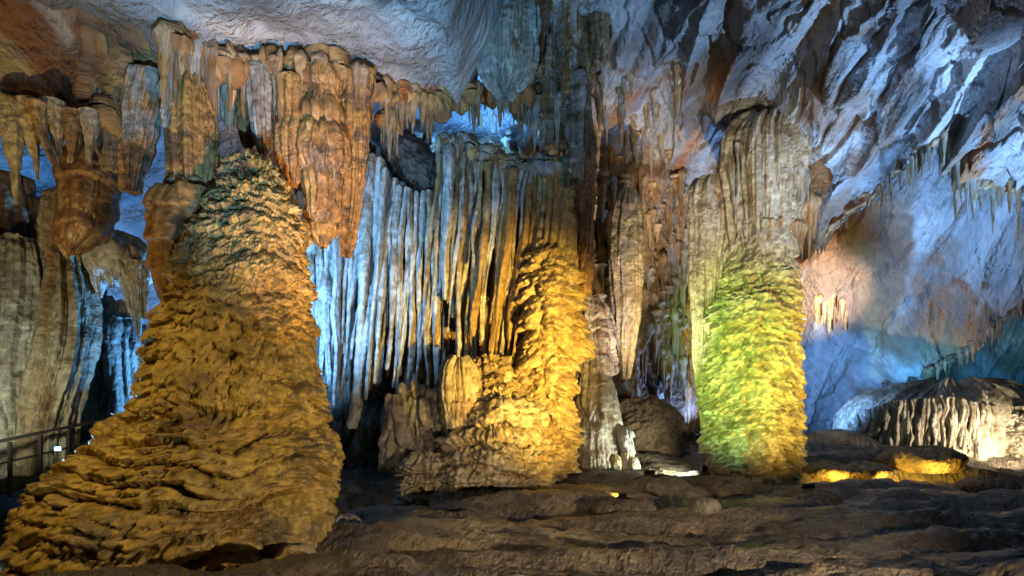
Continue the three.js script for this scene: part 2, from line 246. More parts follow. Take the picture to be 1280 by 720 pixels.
// the rest of the chamber, round behind the camera
setting('cave_shell', sheet(120, 60, (u, v) => { const a = u * Math.PI * 2, b = (v - 0.5) * Math.PI * 0.999; return [Math.cos(a) * Math.cos(b) * 38, 4 + Math.sin(b) * 20, -10 + Math.sin(a) * Math.cos(b) * 33]; },
  (u, v, P) => { const q = fbm(P[0] * 0.12, P[1] * 0.12, P[2] * 0.12, 4); return [2.5 * q, 0, mix3(GREY, UMBER, sst(-0.2, 0.3, q)), P[0], P[1]]; }, [0, 0, 0], 1), M.rock);

// floor
const TR = [[7.5, 0], [9, 1], [15.5, 1], [18, 0]];
function floorY(x, z) {
  const d = -z; let y = d < 11 ? 0 : d < 22 ? 0.06 * (d - 11) : d < 27 ? 0.66 + 0.11 * (d - 22) : 1.21 + 0.06 * (d - 27);
  y -= 0.35 * sst(-3.2, -5, x) * sst(8, 13, d);
  y += 0.35 * fbm(x * 0.12, z * 0.3, 3, 3) + 0.13 * (1 - Math.abs(N(x * 0.22 + z * 0.1, z * 0.75, 9))) + 0.05 * (1 - Math.abs(N(x * 0.7 + z * 0.3, z * 2.1, 19)));
  y -= 0.75 * Math.exp(-(((x + 3.6) / 1.6) ** 2 + ((d - 19.3) / 1.7) ** 2));                          // dark hollow left of the mound
  y += mix(1.05, 0.45, sst(13, 19, x)) * sst(8.8, 10.8, x) * Math.exp(-(((d - 26.2) / 1.7) ** 2));                               // the dark swell before the far arch
  const tx = poly(TR, x); y -= tx * 0.6 * Math.exp(-(((d - 21.6) / 0.6) ** 4)); y += tx * 0.3 * sst(22.1, 22.4, d) * sst(26, 23, d);   // trench and ledge
  return y;
}
const floorW = (x, z) => z + 0.07 * x + 0.3 * N(x * 0.4, z * 0.4, 2);
function floorDetail(x, z) {                                // worn plates and ripples of the rock floor
  const w = floorW(x, z), st = lobes(x * 0.8 + 100 + 0.5 * N(x, z, 4), w + 100, { w: 3.4, h: 0.7, k: 33, sag: 0.3 });
  const h5 = 10 * (0.5 + fbm(x * 0.16, w * 0.85, 6, 5)), pl = Math.floor(h5) + sst(0, 0.22, h5 - Math.floor(h5)), h6 = 5 * (0.5 + fbm(x * 0.5 + 8, w * 2.4, 16, 4)), p2 = Math.floor(h6) + sst(0, 0.25, h6 - Math.floor(h6));
  return 0.1 * st + 0.085 * (pl - 5) + 0.035 * (p2 - 2.5) + 0.07 * fbm(x * 1.1, w * 3.0, 4, 4) + 0.03 * bil(x * 3, z * 5, 1, 3);
}
setting('cave_floor', sheet(500, 210, (u, v) => { const d = 1.5 * Math.pow(42 / 1.5, Math.pow(v, 0.72)) - 0.0, x = (u - 0.5) * 2 * (8 + d * 0.95); return [x, floorY(x, -d), -d]; }, (u, v, P) => {
  const [x, y, z] = P, w = floorW(x, z), d = floorDetail(x, z);
  const n = fbm(x * 0.5, w * 1.7, 13, 4), g = 1 + 0.6 * fbm(x * 6, y * 6, z * 6, 3);
  let c = mix3(MUD, [0.31, 0.24, 0.165], sst(-0.08, 0.25, n)); c = mix3(c, DARK, sst(0.05, 0.3, fbm(x * 0.4, z * 0.8, 23, 4)));
  return [d, 0, [c[0] * g, c[1] * g, c[2] * g], x, z];
}, [0, 0, 0], 1), M.wet);

// ================================================================ FORMATIONS
const form = (name, d, list, nu, nv, relief, mat, label, category, o = {}) => single(name, body(seen(d, list), nu, nv, relief, o), mat, label, category, o.group);
const pieceOf = (parent, name, d, list, nu, nv, relief, mat, o = {}) => part(name, body(seen(d, list), nu, nv, relief, o), mat, parent);

// ---- the big stalagmite, 8 m tall, shelves of cauliflower flowstone
{
  const olive = [[0.46, 0.32, 0.10], [0.33, 0.215, 0.065], [0.17, 0.125, 0.06]], big = shelfRelief(3, 1.0, ...olive), fine = shelfRelief(5, 0.58, ...olive), knobs = knobRelief(7, 1.1, ...olive);
  const rel = (s, t, P) => {                               // broad shelves low down, finer ones above, leafy knobs in between
    const w = sst(2.2, 4.6, P[1] + 2.2 * fbm(P[0] * 0.5, P[1] * 0.5, P[2] * 0.5, 2)), k = 0.75 * sst(0.02, 0.22, fbm(P[0] * 0.4 + 9, P[1] * 0.4, P[2] * 0.4, 2)), a = big(s, t, P), b = fine(s, t, P), c = knobs(s, t, P), m = x => mix(mix(a[x] + (x ? 0 : 0.05), b[x], w), c[x], k);
    return [m(0), m(1), mix3(mix3(a[2], b[2], w), c[2], k)];
  };
  form('stalagmite', 13, [[196, 304, 332], [204, 292, 342], [226, 280, 354], [256, 264, 368], [290, 250, 376], [330, 232, 382], [380, 212, 386], [420, 202, 389], [470, 192, 394], [520, 178, 399], [550, 140, 406], [580, 106, 408], [610, 80, 408], [650, 60, 404], [700, 50, 396], [740, 46, 390], [800, 42, 386]], 370, 420,
    (s, t, P) => rel(s, t, P), M.flow,
    'huge ochre stalagmite covered in cauliflower shelves, beside the walkway handrail', 'stalagmite', { depth: 0.95, R: 2.4, arc: 0.5 });
}
// ---- hanging group over it
const brown = [[0.40, 0.22, 0.07], [0.29, 0.145, 0.045], [0.14, 0.08, 0.04]], tan = [CREAM, OCHRE, UMBER], greyB = [[0.34, 0.32, 0.28], [0.24, 0.2, 0.155], UMBER];
{
  const t = thing('hanging_column', at(238, 335, 13.2), 'brown spindle shaped hanging column with fluted sides touching the big stalagmite', 'stalactite');
  pieceOf(t, 'spindle', 13.2, [[70, 226, 240], [90, 222, 249], [115, 216, 259], [150, 212, 265], [190, 211, 268], [220, 214, 265], [242, 219, 258], [256, 224, 252]], 130, 150, fluteRelief(11, 3.6, 0.17, [0.44, 0.25, 0.07], [0.31, 0.16, 0.045], [0.14, 0.085, 0.04], { lump: 0.8 }), M.drip, { R: 0.55 });
  pieceOf(t, 'knobbed_foot', 13.1, [[246, 216, 258], [262, 208, 262], [290, 206, 262], [315, 207, 256], [345, 212, 250], [370, 222, 246]], 100, 90, fluteRelief(12, 3, 0.08, ...brown, { ice: 0.4, iceAmp: 0.22, tier: 0.5, tierAmp: 0.14 }), M.drip, { R: 0.45 });
  const u = thing('tiered_stalactite', at(402, 308, 14.4), 'orange brown tiered stalactite ending in a round knob', 'stalactite');
  pieceOf(u, 'upper_tier', 14.4, [[88, 386, 418], [104, 380, 421], [125, 384, 417], [150, 377, 425], [166, 386, 416]], 90, 60, fluteRelief(21, 4.4, 0.1, [0.40, 0.22, 0.07], [0.30, 0.15, 0.05], UMBER, { ice: 0.35, iceAmp: 0.15 }), M.drip, { R: 0.4 });
  pieceOf(u, 'middle_tier', 14.3, [[158, 390, 414], [172, 379, 426], [190, 375, 430], [206, 378, 428], [216, 390, 416]], 90, 60, fluteRelief(22, 4.4, 0.11, [0.42, 0.24, 0.075], [0.30, 0.15, 0.05], UMBER, { ice: 0.3, iceAmp: 0.15 }), M.drip, { R: 0.45 });
  pieceOf(u, 'fluted_tier', 14.3, [[206, 386, 420], [222, 382, 425], [245, 385, 422], [270, 386, 421], [284, 396, 412]], 100, 70, fluteRelief(23, 4.4, 0.15, [0.45, 0.26, 0.08], [0.32, 0.165, 0.055], UMBER), M.drip, { R: 0.4 });
  pieceOf(u, 'knob', 14.3, [[276, 393, 416], [284, 388, 419], [294, 389, 418], [303, 395, 414], [310, 401, 408]], 60, 40, fluteRelief(24, 4.2, 0.04, [0.45, 0.26, 0.08], [0.32, 0.165, 0.055], UMBER, { tier: 0.2, tierAmp: 0.05 }), M.drip, { R: 0.25 });
  form('stalactite', 14.8, [[90, 418, 470], [110, 421, 468], [150, 420, 464], [200, 421, 458], [240, 424, 453], [280, 425, 446], [305, 427, 441], [322, 431, 436]], 100, 140, fluteRelief(31, 4, 0.16, [0.44, 0.23, 0.06], [0.28, 0.14, 0.045], [0.15, 0.085, 0.04], { lump: 0.8 }), M.drip, 'long orange brown stalactite blade tapering to a blunt tip beside the tiered one', 'stalactite', { R: 0.35, depth: 0.7 });
  const L = [
    [14.2, [[100, 346, 386], [150, 350, 384], [165, 345, 386], [190, 346, 384], [215, 352, 378], [236, 360, 370]], brown, 'dull brown bulb stalactite next to the orange tiered one'],
    [14, [[84, 308, 336], [100, 309, 340], [130, 311, 340], [165, 314, 338], [185, 320, 335], [198, 327, 331]], greyB, 'grey brown torpedo stalactite above the peak of the big stalagmite'],
    [14.1, [[90, 272, 296], [105, 274, 297], [130, 277, 295], [148, 282, 292], [156, 286, 289]], greyB, 'short grey stalactite between spindle column and torpedo stalactite'],
    [14.5, [[92, 340, 360], [110, 342, 358], [140, 345, 356], [172, 349, 353]], [CALC, PALE, greyB[1]], 'thin whitish stalactite beside the dull brown bulb'],
    [14.6, [[96, 360, 380], [115, 362, 379], [150, 364, 378], [162, 368, 374]], [PALE, greyB[0], UMBER], 'pale stubby stalactite above the dull brown bulb'],
    [14.4, [[110, 298, 318], [150, 298, 318], [170, 302, 316], [186, 307, 311]], brown, 'small brown stalactite half hidden beside the torpedo stalactite'],
    [12.9, [[75, 208, 226], [100, 206, 224], [135, 206, 219], [160, 207, 213]], greyB, 'grey rib clinging to the spindle column'],
  ];
  L.forEach(([d, list, c, label], i) => form('stalactite', d, list, 56, 70, fluteRelief(40 + i, 5, 0.1, ...c, { lump: 0.6 }), M.drip, label, 'stalactite', { R: 0.3 }));
}
const S = M.s;
// ---- small stalactites: a few shapes, scaled
const smallG = [...Array(9).keys()].map(i => {
  const r = rng(500 + i), rows = [], n = 7, bend = (r() - 0.5) * 0.06;
  for (let k = 0; k <= n; k++) { const f = k / n; rows.push([-1 + f, bend * (1 - f) * (1 - f), 0, 0.02 + 0.5 * Math.pow(f, 0.8 + 0.5 * r()) * (0.8 + 0.35 * r())]); }
  rows[n][3] = 0.62; rows[0][3] = 0.012;
  rows.push([0.12, 0, 0, 0.4], [0.2, 0, 0, 0.02]);
  return body(rows, 12, 16, (s, t, P) => { const c = stains([P[0] * 2, P[1] * 4, P[2] * 2], s * 2, t * 4, i * 7, CALC, CREAM, OCHRE, 0.6); return [0.16 * flutes(s * 3, t * 3, 1.1, i) + 0.06 * N(s * 2, t * 9, i), 0, c]; }, { origin: [0, 0, 0], R: 0.5 });
});
smallG.forEach(g => { g.userData = {}; });
const tiers = scene.children.find(o => o.name === 'tiered_stalactite'), spindle = scene.children.find(o => o.name === 'hanging_column');
// a row of stalactites under a ledge: line of [px, py, depth]; each is a part, with the lumpy lip they grow from
function fringe(name, label, line, n, len, rad, mats, seed, o = {}) {
  const r = rng(seed), W = line.map(p => at(...p)), t = thing(name, W[0], label, 'stalactites', o.group);
  const o3 = [0, 0, 0];
  if (o.lip) {
    const rows = W.map(p => [...p]);
    const g = sheet(Math.max(40, Math.round(n * 5)), 22, (u, v) => { cr(rows, Math.min(u, 0.9999) * (rows.length - 1), o3); const a = v * Math.PI * 2, q = o.lip * Math.min(1, u * 12 + 0.05, (1 - u) * 12 + 0.05) * (0.75 + 0.6 * N(u * n * 0.35, 2, seed * 0.13)); return [o3[0], o3[1] + 0.55 * q + Math.sin(a) * q * 0.8, o3[2] + Math.cos(a) * q - 0.25 * q]; },
      (u, v, P) => [0.1 * fbm(P[0] * 4, P[1] * 4, P[2] * 4, 3) + o.lip * (1.4 * fbm(P[0] * 1.3, P[1] * 1.6, P[2] * 1.3, 4) + 0.6 * lobes(P[0] * 1.0 + 60, P[1] + 40, { w: 0.8 * o.lip + 0.15, h: 0.9 * o.lip + 0.15, k: seed, point: 0.7 })), 0, stains(P, P[0], P[1], seed, ...(o.stone || [OCHRE, RUST, UMBER]), 0.6), P[0], P[1]], W[0], 1);
    part('rock_lip', g, M.rock, t);
  }
  for (let i = 0; i < n; i++) {
    const f = clamp((i + 0.5 + (r() - 0.5) * 1.1) / n, 0.01, 0.99); cr(W, f * (W.length - 1), o3);
    const l = mix(len[0], len[1], Math.pow(r(), 1.8)) * (o.grow ? o.grow(f) : 1), q = mix(rad[0], rad[1], r()) * Math.min(1.2, 0.6 + 0.5 * l);
    const m = new THREE.Mesh(smallG[Math.floor(r() * smallG.length)], mats[Math.floor(r() * mats.length)]); m.name = 'stalactite';
    m.position.set(o3[0] - W[0][0], o3[1] - W[0][1] + 0.15 + (o.lip ? 0.2 * o.lip : 0), o3[2] - W[0][2] + (r() - 0.4) * (o.deep ?? 0.35)); m.scale.set(q * 2, l + 0.15, q * 2); m.rotation.set((r() - 0.5) * 0.08, r() * 6.3, (r() - 0.5) * 0.08);
    t.add(shade(m)); TRIS += 0;
  }
  return t;
}

function ring(parent, d, px, py, rpx, n, len, rad, mats, seed, depth = 1) {     // drips hanging round the lower edge of a tier
  const r = rng(seed), c = at(px, py, d), R = rpx / F * d;
  for (let i = 0; i < n; i++) {
    const a = Math.PI * (0.02 + 0.96 * (i + 0.2 + 0.6 * r()) / n), l = mix(len[0], len[1], r() * r()), q = mix(rad[0], rad[1], r()), m = new THREE.Mesh(smallG[Math.floor(r() * smallG.length)], mats[Math.floor(r() * mats.length)]);
    m.name = 'drip'; m.position.set(c[0] + Math.cos(a) * R, c[1] + 0.1 * l + (r() - 0.5) * 0.12, c[2] + Math.sin(a) * R * depth).sub(parent.position); m.scale.set(q * 2, l, q * 2); m.rotation.y = r() * 6; parent.add(shade(m));
  }
}
// stalactites growing here and there from the wall between px x0..x1 and py y0..y1
function scatter(name, label, x0, x1, y0, y1, n, len, rad, mats, seed) {
  const r = rng(seed), o = onWall((x0 + x1) / 2, (y0 + y1) / 2), t = thing(name, o, label, 'stalactites');
  for (let i = 0; i < n; i++) {
    const p = onWall(mix(x0, x1, r()), mix(y0, y1, (i + r()) / n), 0.12), l = mix(len[0], len[1], Math.pow(r(), 1.7)), q = mix(rad[0], rad[1], r());
    const m = new THREE.Mesh(smallG[Math.floor(r() * smallG.length)], mats[Math.floor(r() * mats.length)]); m.name = 'stalactite';
    m.position.set(p[0] - o[0], p[1] - o[1], p[2] - o[2]); m.scale.set(q * 2, l, q * 2.4); m.rotation.set((r() - 0.5) * 0.1, (r() - 0.5) * 0.8, (r() - 0.5) * 0.1); t.add(shade(m));
  }
}
const orange = [S[1], S[1], S[2]];
ring(tiers, 14.4, 401, 160, 22, 12, [0.25, 0.6], [0.05, 0.1], orange, 901); ring(tiers, 14.3, 402, 204, 23, 13, [0.3, 0.9], [0.05, 0.1], orange, 902); ring(tiers, 14.3, 404, 272, 15, 9, [0.2, 0.5], [0.04, 0.08], orange, 903); ring(tiers, 14.3, 404, 298, 11, 7, [0.15, 0.4], [0.03, 0.06], orange, 904);
ring(spindle, 13.2, 238, 236, 25, 14, [0.3, 1.0], [0.05, 0.1], orange, 905); ring(spindle, 13.1, 235, 300, 24, 12, [0.3, 0.9], [0.05, 0.1], orange, 906);
fringe('stalactite_fringe', 'rusty fringe of short stalactites along the lip of the smooth ceiling', [[462, 116, 15.3], [500, 122, 16], [545, 130, 17], [600, 122, 17.8]], 44, [0.25, 1.1], [0.05, 0.13], [S[1], S[2]], 601, { lip: 0.28, stone: [RUST, OCHRE, UMBER] });
fringe('stalactite_fringe', 'lumpy ochre ledge with stubby stalactites over the spindle column', [[212, 66, 12.8], [240, 76, 13.2], [280, 92, 13.8], [340, 96, 14.2], [400, 98, 14.4], [462, 112, 15]], 64, [0.3, 1.3], [0.06, 0.16], [S[1], S[2], S[0]], 602, { lip: 0.36, deep: 0.7, stone: [OCHRE, brown[1], UMBER] });

// ---- left: red-brown overhang, white stalactites, bowl, drapery
{
  const O = [[-160, 12], [0, 12.6], [80, 13], [150, 13.2], [215, 13.6]], YB = [[-160, 150], [0, 138], [60, 128], [110, 150], [150, 120], [200, 90], [230, 70]];
  const g = sheet(240, 150, (u, v) => {
    const px = mix(-160, 225, u), d0 = poly(O, px), yb = poly(YB, px);
    if (v < 0.75) { const w = v / 0.75; return at(px, mix(-130, yb, w), d0 - 1.6 * (1 - w) * (1 - w) + 0.5 * w * w); }
    const w = (v - 0.75) / 0.25; return at(px, yb - 25 * w * w, d0 + 0.5 + 4 * w);
  }, (u, v, P) => {
    const px = mix(-160, 225, u), py = mix(-130, 130, v / 0.75), s = P[0], t = P[1], right = sst(60, 150, px + 25 * N(s, t, 2));
    const ic = lobes(s, t + 0.2 * N(s * 2, t, 3), { w: 0.5, h: 1.0, k: 81, point: 0.9, reach: 2 }), i2 = lobes(s + 4, t, { w: 0.2, h: 0.45, k: 84, point: 0.8, reach: 2 });
    const d = mix(0.5 * fbm(s * 0.6, t * 0.9, P[2] * 0.6, 5) + 0.25 * bil(s * 0.8, t * 1.3, 4, 3), 0.45 * ic + 0.2 * i2 + 0.4 * fbm(s * 0.7, t * 0.7, P[2], 3), right);
    const m = fbm(s * 0.55, t * 0.55, 91, 5), g = 1 + 0.55 * fbm(s * 6, t * 6, P[2] * 6, 3);
    let c = mix3([0.30, 0.15, 0.08], [0.19, 0.10, 0.06], sst(-0.2, 0.2, m)); c = mix3(c, [0.42, 0.38, 0.35], sst(-0.05, 0.12, fbm(s * 0.8 + 0.6 * t, t * 0.5 - s * 0.25, 95, 4)) * sst(70, 30, Math.abs(px - 40) - 0.2 * py)); c = mix3(c, mix3(UMBER, OCHRE, sst(-0.1, 0.35, m + 0.3 * N(s * 4, t, 6))), right);
    return [d, 0.15 * ic * right, [c[0] * g, c[1] * g, c[2] * g], s, t];
  }, at(40, 130, 13), -1);
  g.userData.origin = at(40, 130, 13);
  single('rock_overhang', g, M.rock, 'red brown rock overhang with a grey patch above the white stalactites', 'rock overhang');
  const W = [
    [12.8, [[126, -6, 30], [150, 0, 30], [180, 6, 27], [215, 14, 24], [240, 18, 22], [256, 20, 21]], 'longest white stalactite hanging below the red brown overhang'],
    [12.9, [[126, 22, 52], [150, 26, 50], [180, 34, 48], [205, 42, 48], [226, 46, 48]], 'white stalactite second in length below the red brown overhang'],
    [13, [[128, 50, 82], [150, 58, 80], [175, 66, 78], [195, 71, 76], [206, 73, 75]], 'stout white stalactite with blunt tip below the red brown overhang'],
    [13.1, [[140, 78, 106], [165, 82, 102], [185, 85, 96], [205, 86, 90]], 'pinkish stalactite above the stone bowl'],
    [12.8, [[128, 34, 60], [160, 44, 58], [190, 58, 66], [206, 66, 69]], 'thin slanting white stalactite between the two blunt ones'],
    [12.9, [[140, 100, 126], [165, 104, 122], [190, 108, 116], [206, 110, 113]], 'orange tinted stalactite at the rim of the stone bowl'],
  ];
  W.forEach(([d, list, label], i) => form('stalactite', d, list, 48, 60, fluteRelief(100 + i, 4.5, 0.04, CALC, i > 2 ? [0.45, 0.3, 0.2] : [0.45, 0.43, 0.4], [0.3, 0.2, 0.13], { lump: 0.4 }), M.drip, label, 'stalactite', { R: 0.2 }));
  form('stone_bowl', 13.8, [[178, 96, 132], [200, 84, 142], [230, 79, 144], [260, 78, 140], [285, 78, 132], [300, 78, 118], [312, 82, 100], [318, 88, 94]], 110, 100, (() => { const a = fluteRelief(110, 2.2, 0.1, [0.22, 0.13, 0.085], [0.28, 0.22, 0.18], [0.11, 0.07, 0.05], { tier: 0.3, tierAmp: 0.07, lump: 2.4 }); return a; })(), M.gloss, 'smooth glossy bowl shaped rock hanging beneath the small crooked stalactites', 'hanging rock', { R: 0.5 });
  form('drapery_stalactite', 13.4, [[90, 160, 203], [115, 154, 198], [150, 153, 190], [180, 156, 184], [205, 159, 176], [225, 160, 169], [242, 162, 165]], 110, 110, fluteRelief(111, 4, 0.16, greyB[0], brown[0], UMBER, { ice: 0.3, iceAmp: 0.14 }), M.drip, 'ragged grey brown drapery with twin points before the blue lit wall', 'stalactite', { R: 0.45, depth: 0.7 });
  form('drapery_stalactite', 13.3, [[100, 122, 150], [140, 124, 152], [170, 127, 148], [195, 131, 144], [215, 135, 140]], 60, 90, fluteRelief(113, 3, 0.08, brown[0], greyB[1], UMBER, { ice: 0.3, iceAmp: 0.12 }), M.drip, 'narrow brown drapery running down beside the stone bowl', 'stalactite', { R: 0.3, depth: 0.8 });
  fringe('stalactite_fringe', 'small crooked stalactites along the rim above the stone bowl', [[84, 168, 13.3], [110, 160, 13.3], [140, 150, 13.2]], 12, [0.25, 0.8], [0.05, 0.11], [S[0], S[1]], 611, { lip: 0.3 });
  // columns at the left wall
  const c = [[0.56, 0.53, 0.44], [0.38, 0.33, 0.24], [0.18, 0.14, 0.10]];
  const t = thing('column_cluster', at(30, 560, 17), 'cluster of pale fluted columns rising behind the walkway handrail', 'column');
  pieceOf(t, 'column', 17.2, [[300, 2, 44], [330, -4, 50], [400, -10, 52], [450, -14, 54], [500, -14, 54], [545, -16, 56], [600, -20, 60]], 110, 150, fluteRelief(121, 2.4, 0.3, ...c, { tier: 0.9, tierAmp: 0.16, ice: 0.5, iceAmp: 0.08 }), M.flow, { R: 0.7 });
  pieceOf(t, 'column', 17, [[240, 62, 92], [300, 60, 98], [350, 64, 104], [400, 60, 110], [450, 54, 104], [500, 46, 92], [545, 38, 86], [600, 30, 84]], 110, 160, fluteRelief(122, 3.2, 0.3, [0.45, 0.38, 0.26], [0.32, 0.22, 0.11], UMBER, { ice: 0.5, iceAmp: 0.1 }), M.drip, { R: 0.55 });
  pieceOf(t, 'column', 16.8, [[380, -60, -10], [440, -70, 8], [500, -80, 20], [560, -90, 24], [610, -100, 26]], 70, 90, fluteRelief(123, 2.2, 0.28, ...c, { tier: 0.8, tierAmp: 0.18 }), M.flow, { R: 0.8 });
  pieceOf(t, 'column', 17.6, [[220, -10, 30], [260, -8, 36], [310, -6, 40], [360, -6, 44]], 60, 70, fluteRelief(124, 2.4, 0.2, [0.30, 0.22, 0.14], UMBER, DARK, { ice: 0.4, iceAmp: 0.1 }), M.drip, { R: 0.5 });
  pieceOf(t, 'column', 17.9, [[250, 28, 62], [300, 30, 64], [360, 36, 66], [420, 40, 70], [520, 36, 64]], 60, 90, fluteRelief(125, 2.4, 0.2, [0.30, 0.18, 0.09], UMBER, DARK, { ice: 0.4, iceAmp: 0.1 }), M.drip, { R: 0.5 });
  // mushroom and its white drapes, back stalactites
  const m = thing('mushroom_flowstone', at(150, 420, 17.5), 'mushroom shaped flowstone with white drapes before the blue lit wall', 'flowstone');
  pieceOf(m, 'cap', 17.6, [[296, 128, 140], [304, 114, 162], [318, 110, 178], [332, 114, 180], [342, 120, 176], [350, 128, 160]], 90, 60, fluteRelief(131, 2.4, 0.18, CALC, CREAM, greyB[0], { ice: 0.35, iceAmp: 0.2 }), M.drip, { R: 0.6, arc: 1 });
  for (const [i, x0, x1, yb, w] of [[0, 168, 173, 420, 10], [1, 160, 166, 395, 8], [2, 178, 180, 400, 7], [3, 122, 124, 372, 8], [4, 140, 142, 362, 8]]) pieceOf(m, 'drape', 17.2, [[326, x0 - w, x0 + w], [345, x0 - w, x0 + w], [370 < yb - 8 ? 370 : yb - 14, mix(x0, x1, 0.5) - w * 0.7, mix(x0, x1, 0.5) + w * 0.7], [yb, x1 - 1, x1 + 1]], 36, 44, fluteRelief(132 + i, 4, 0.1, CALC, CALC, CREAM, { lump: 0.4 }), M.drip, { R: 0.25 });
  const b = thing('stalactite_wall', at(135, 560, 20), 'dim wall of clustered columns and drips behind the mushroom flowstone', 'columns');
  for (const [i, x, w, y0, y1] of [[0, 108, 10, 350, 540], [1, 124, 14, 372, 560], [2, 142, 12, 380, 560], [3, 158, 13, 400, 560], [4, 174, 14, 410, 560], [5, 134, 9, 400, 470], [6, 152, 8, 392, 450], [7, 116, 9, 420, 560]]) pieceOf(b, 'column', 20 + (i % 3) * 0.4, [[y0, x - w * 0.5, x + w * 0.5], [y0 + 20, x - w, x + w], [(y0 + y1) / 2, x - w * 0.8, x + w * 0.8], [y1 - 20, x - w, x + w], [y1, x - w * 1.1, x + w * 1.1]], 44, 80, fluteRelief(140 + i, 2.6, 0.2, [0.30, 0.25, 0.2], [0.2, 0.15, 0.11], DARK, { ice: 0.45, iceAmp: 0.18, tier: 0.7, tierAmp: 0.12 }), M.drip, { R: 0.4 });
}
// ---- central curtains: a backing sheet and separate folds
// one fold: a wavy blade from [px, py] to [px, py]; w half width in px at top, middle, bottom
function fold(parent, d, x0, y0, x1, y1, w, out, seed, mat, cols, o = {}) {
  const r = rng(seed), rows = [], n = 9, a = at(x0, y0, d), b = at(x1, y1, d - (o.fwd || 0)), ph = r() * 9;
  for (let k = 0; k <= n; k++) { const f = k / n, e = (f < 0.5 ? mix(w[2], w[1], f * 2) : mix(w[1], w[0], f * 2 - 1)) / F * d; rows.push([mix(b[1], a[1], f), mix(b[0], a[0], f) + 0.16 * N(f * 2.2, ph, 1) + (o.bow || 0) * Math.sin(f * Math.PI), mix(b[2], a[2], f) + 0.3 * N(f * 1.7, ph, 4), e * (0.7 + 0.6 * r())]); }
  return part(o.name || 'drapery_fold', body(rows, o.nu || 18, o.nv || 70, fluteRelief(seed % 97, o.f || 5, o.amp ?? 0.05, ...cols, { lump: 0.35, tier: o.tier, tierAmp: o.tierAmp, ice: o.ice, iceAmp: o.iceAmp }), { depth: out, R: o.R || 0.2 }), mat, parent);
}
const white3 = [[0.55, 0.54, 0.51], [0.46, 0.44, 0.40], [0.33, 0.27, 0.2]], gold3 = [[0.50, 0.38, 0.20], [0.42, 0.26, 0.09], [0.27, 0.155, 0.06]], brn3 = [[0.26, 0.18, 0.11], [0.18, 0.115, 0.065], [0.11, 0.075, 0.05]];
{
  const r = rng(7001);
  const t = thing('flowstone_curtain', at(455, 545, 22), 'pale bluish curtain of long draped folds behind the big stalagmite', 'flowstone curtain');
  // backing
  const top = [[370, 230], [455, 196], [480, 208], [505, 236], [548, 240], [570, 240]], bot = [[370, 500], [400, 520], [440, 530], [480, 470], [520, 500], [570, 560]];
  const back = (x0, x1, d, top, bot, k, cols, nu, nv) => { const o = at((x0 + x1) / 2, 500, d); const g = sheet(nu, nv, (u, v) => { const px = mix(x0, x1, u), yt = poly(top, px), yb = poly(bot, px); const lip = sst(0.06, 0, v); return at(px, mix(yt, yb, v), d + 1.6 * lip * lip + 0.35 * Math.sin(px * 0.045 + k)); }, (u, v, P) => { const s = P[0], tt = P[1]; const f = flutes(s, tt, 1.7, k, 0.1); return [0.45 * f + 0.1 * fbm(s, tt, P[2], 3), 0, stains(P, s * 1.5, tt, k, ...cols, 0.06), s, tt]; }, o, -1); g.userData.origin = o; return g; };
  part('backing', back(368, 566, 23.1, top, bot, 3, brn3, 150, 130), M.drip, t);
  const A = [[388, 300, 392, 470, 7, 0.9], [398, 296, 402, 478, 7, 1], [410, 300, 410, 482, 8, 1.2], [422, 292, 418, 510, 8, 1.1], [458, 198, 424, 505, 7, 1.2], [466, 194, 436, 536, 10, 1.3], [476, 202, 446, 530, 9, 1.2], [484, 214, 456, 500, 8, 1.2], [492, 224, 468, 480, 7, 1.2], [499, 232, 480, 462, 6, 1.3], [507, 236, 491, 485, 7, 1.2], [514, 238, 500, 470, 6, 1.2], [522, 240, 510, 486, 7, 1.2], [530, 240, 520, 500, 6, 1.1], [538, 240, 533, 490, 6, 1.2], [546, 238, 540, 510, 7, 1.2]];
  A.forEach(([x0, y0, x1, y1, w, out], i) => { w *= 0.65 + 0.6 * r(); fold(t, 22.1 - 0.6 * r(), x0, y0, x1, y1, [w * 0.7, w * 0.62, i === 5 ? 5 : i === 6 ? 3 : 1.5], out * 1.8, 7100 + i, M.drip, i > 10 ? [white3[0], white3[2], brn3[0]] : white3, { f: 4, amp: 0.07, nv: 90, tier: i === 5 || i === 6 ? 0.3 : 0, tierAmp: 0.05 }); });
  for (let i = 0; i < 26; i++) { const x = 392 + 152 * (i + r()) / 26, y0 = poly(top, x) + 4, y1 = y0 + 90 + 190 * r(); fold(t, 21.95 - 0.2 * r(), x, y0, x - (y1 - y0) * (x > 450 && x < 500 ? 0.11 : 0.05), y1, [2.2, 2.6 + r(), 0.8], 1.3, 7200 + i, M.drip, white3, { f: 6, amp: 0.03, nu: 12, nv: 60 }); }
  // fluted pedestals under it
  for (const [i, x, w, y0, y1] of [[0, 498, 9, 500, 592], [1, 514, 8, 486, 596], [2, 529, 9, 506, 600], [3, 541, 6, 490, 590]]) { pieceOf(t, 'pedestal', 21.3 + 0.2 * (i % 2), [[y0, x - w * 0.5, x + w * 0.5], [y0 + 8, x - w, x + w], [y0 + 30, x - w * 1.0, x + w * 1.0], [(y0 + y1) / 2, x - w * 0.9, x + w * 0.9], [y1, x - w * 1.2, x + w * 1.2]], 60, 90, fluteRelief(150 + i, 3.4, 0.12, [0.36, 0.31, 0.25], greyB[1], UMBER, { tier: 0.6, tierAmp: 0.18, ice: 0.25, iceAmp: 0.25 }), M.drip, { R: 0.4 }); }

  const u = thing('flowstone_curtain', at(620, 480, 22), 'golden brown curtain of slanting white edged folds above the mound', 'flowstone curtain');
  const top2 = [[536, 196], [560, 186], [600, 200], [640, 212], [675, 216], [726, 216]], bot2 = [[536, 500], [590, 490], [640, 500], [690, 490], [726, 480]];
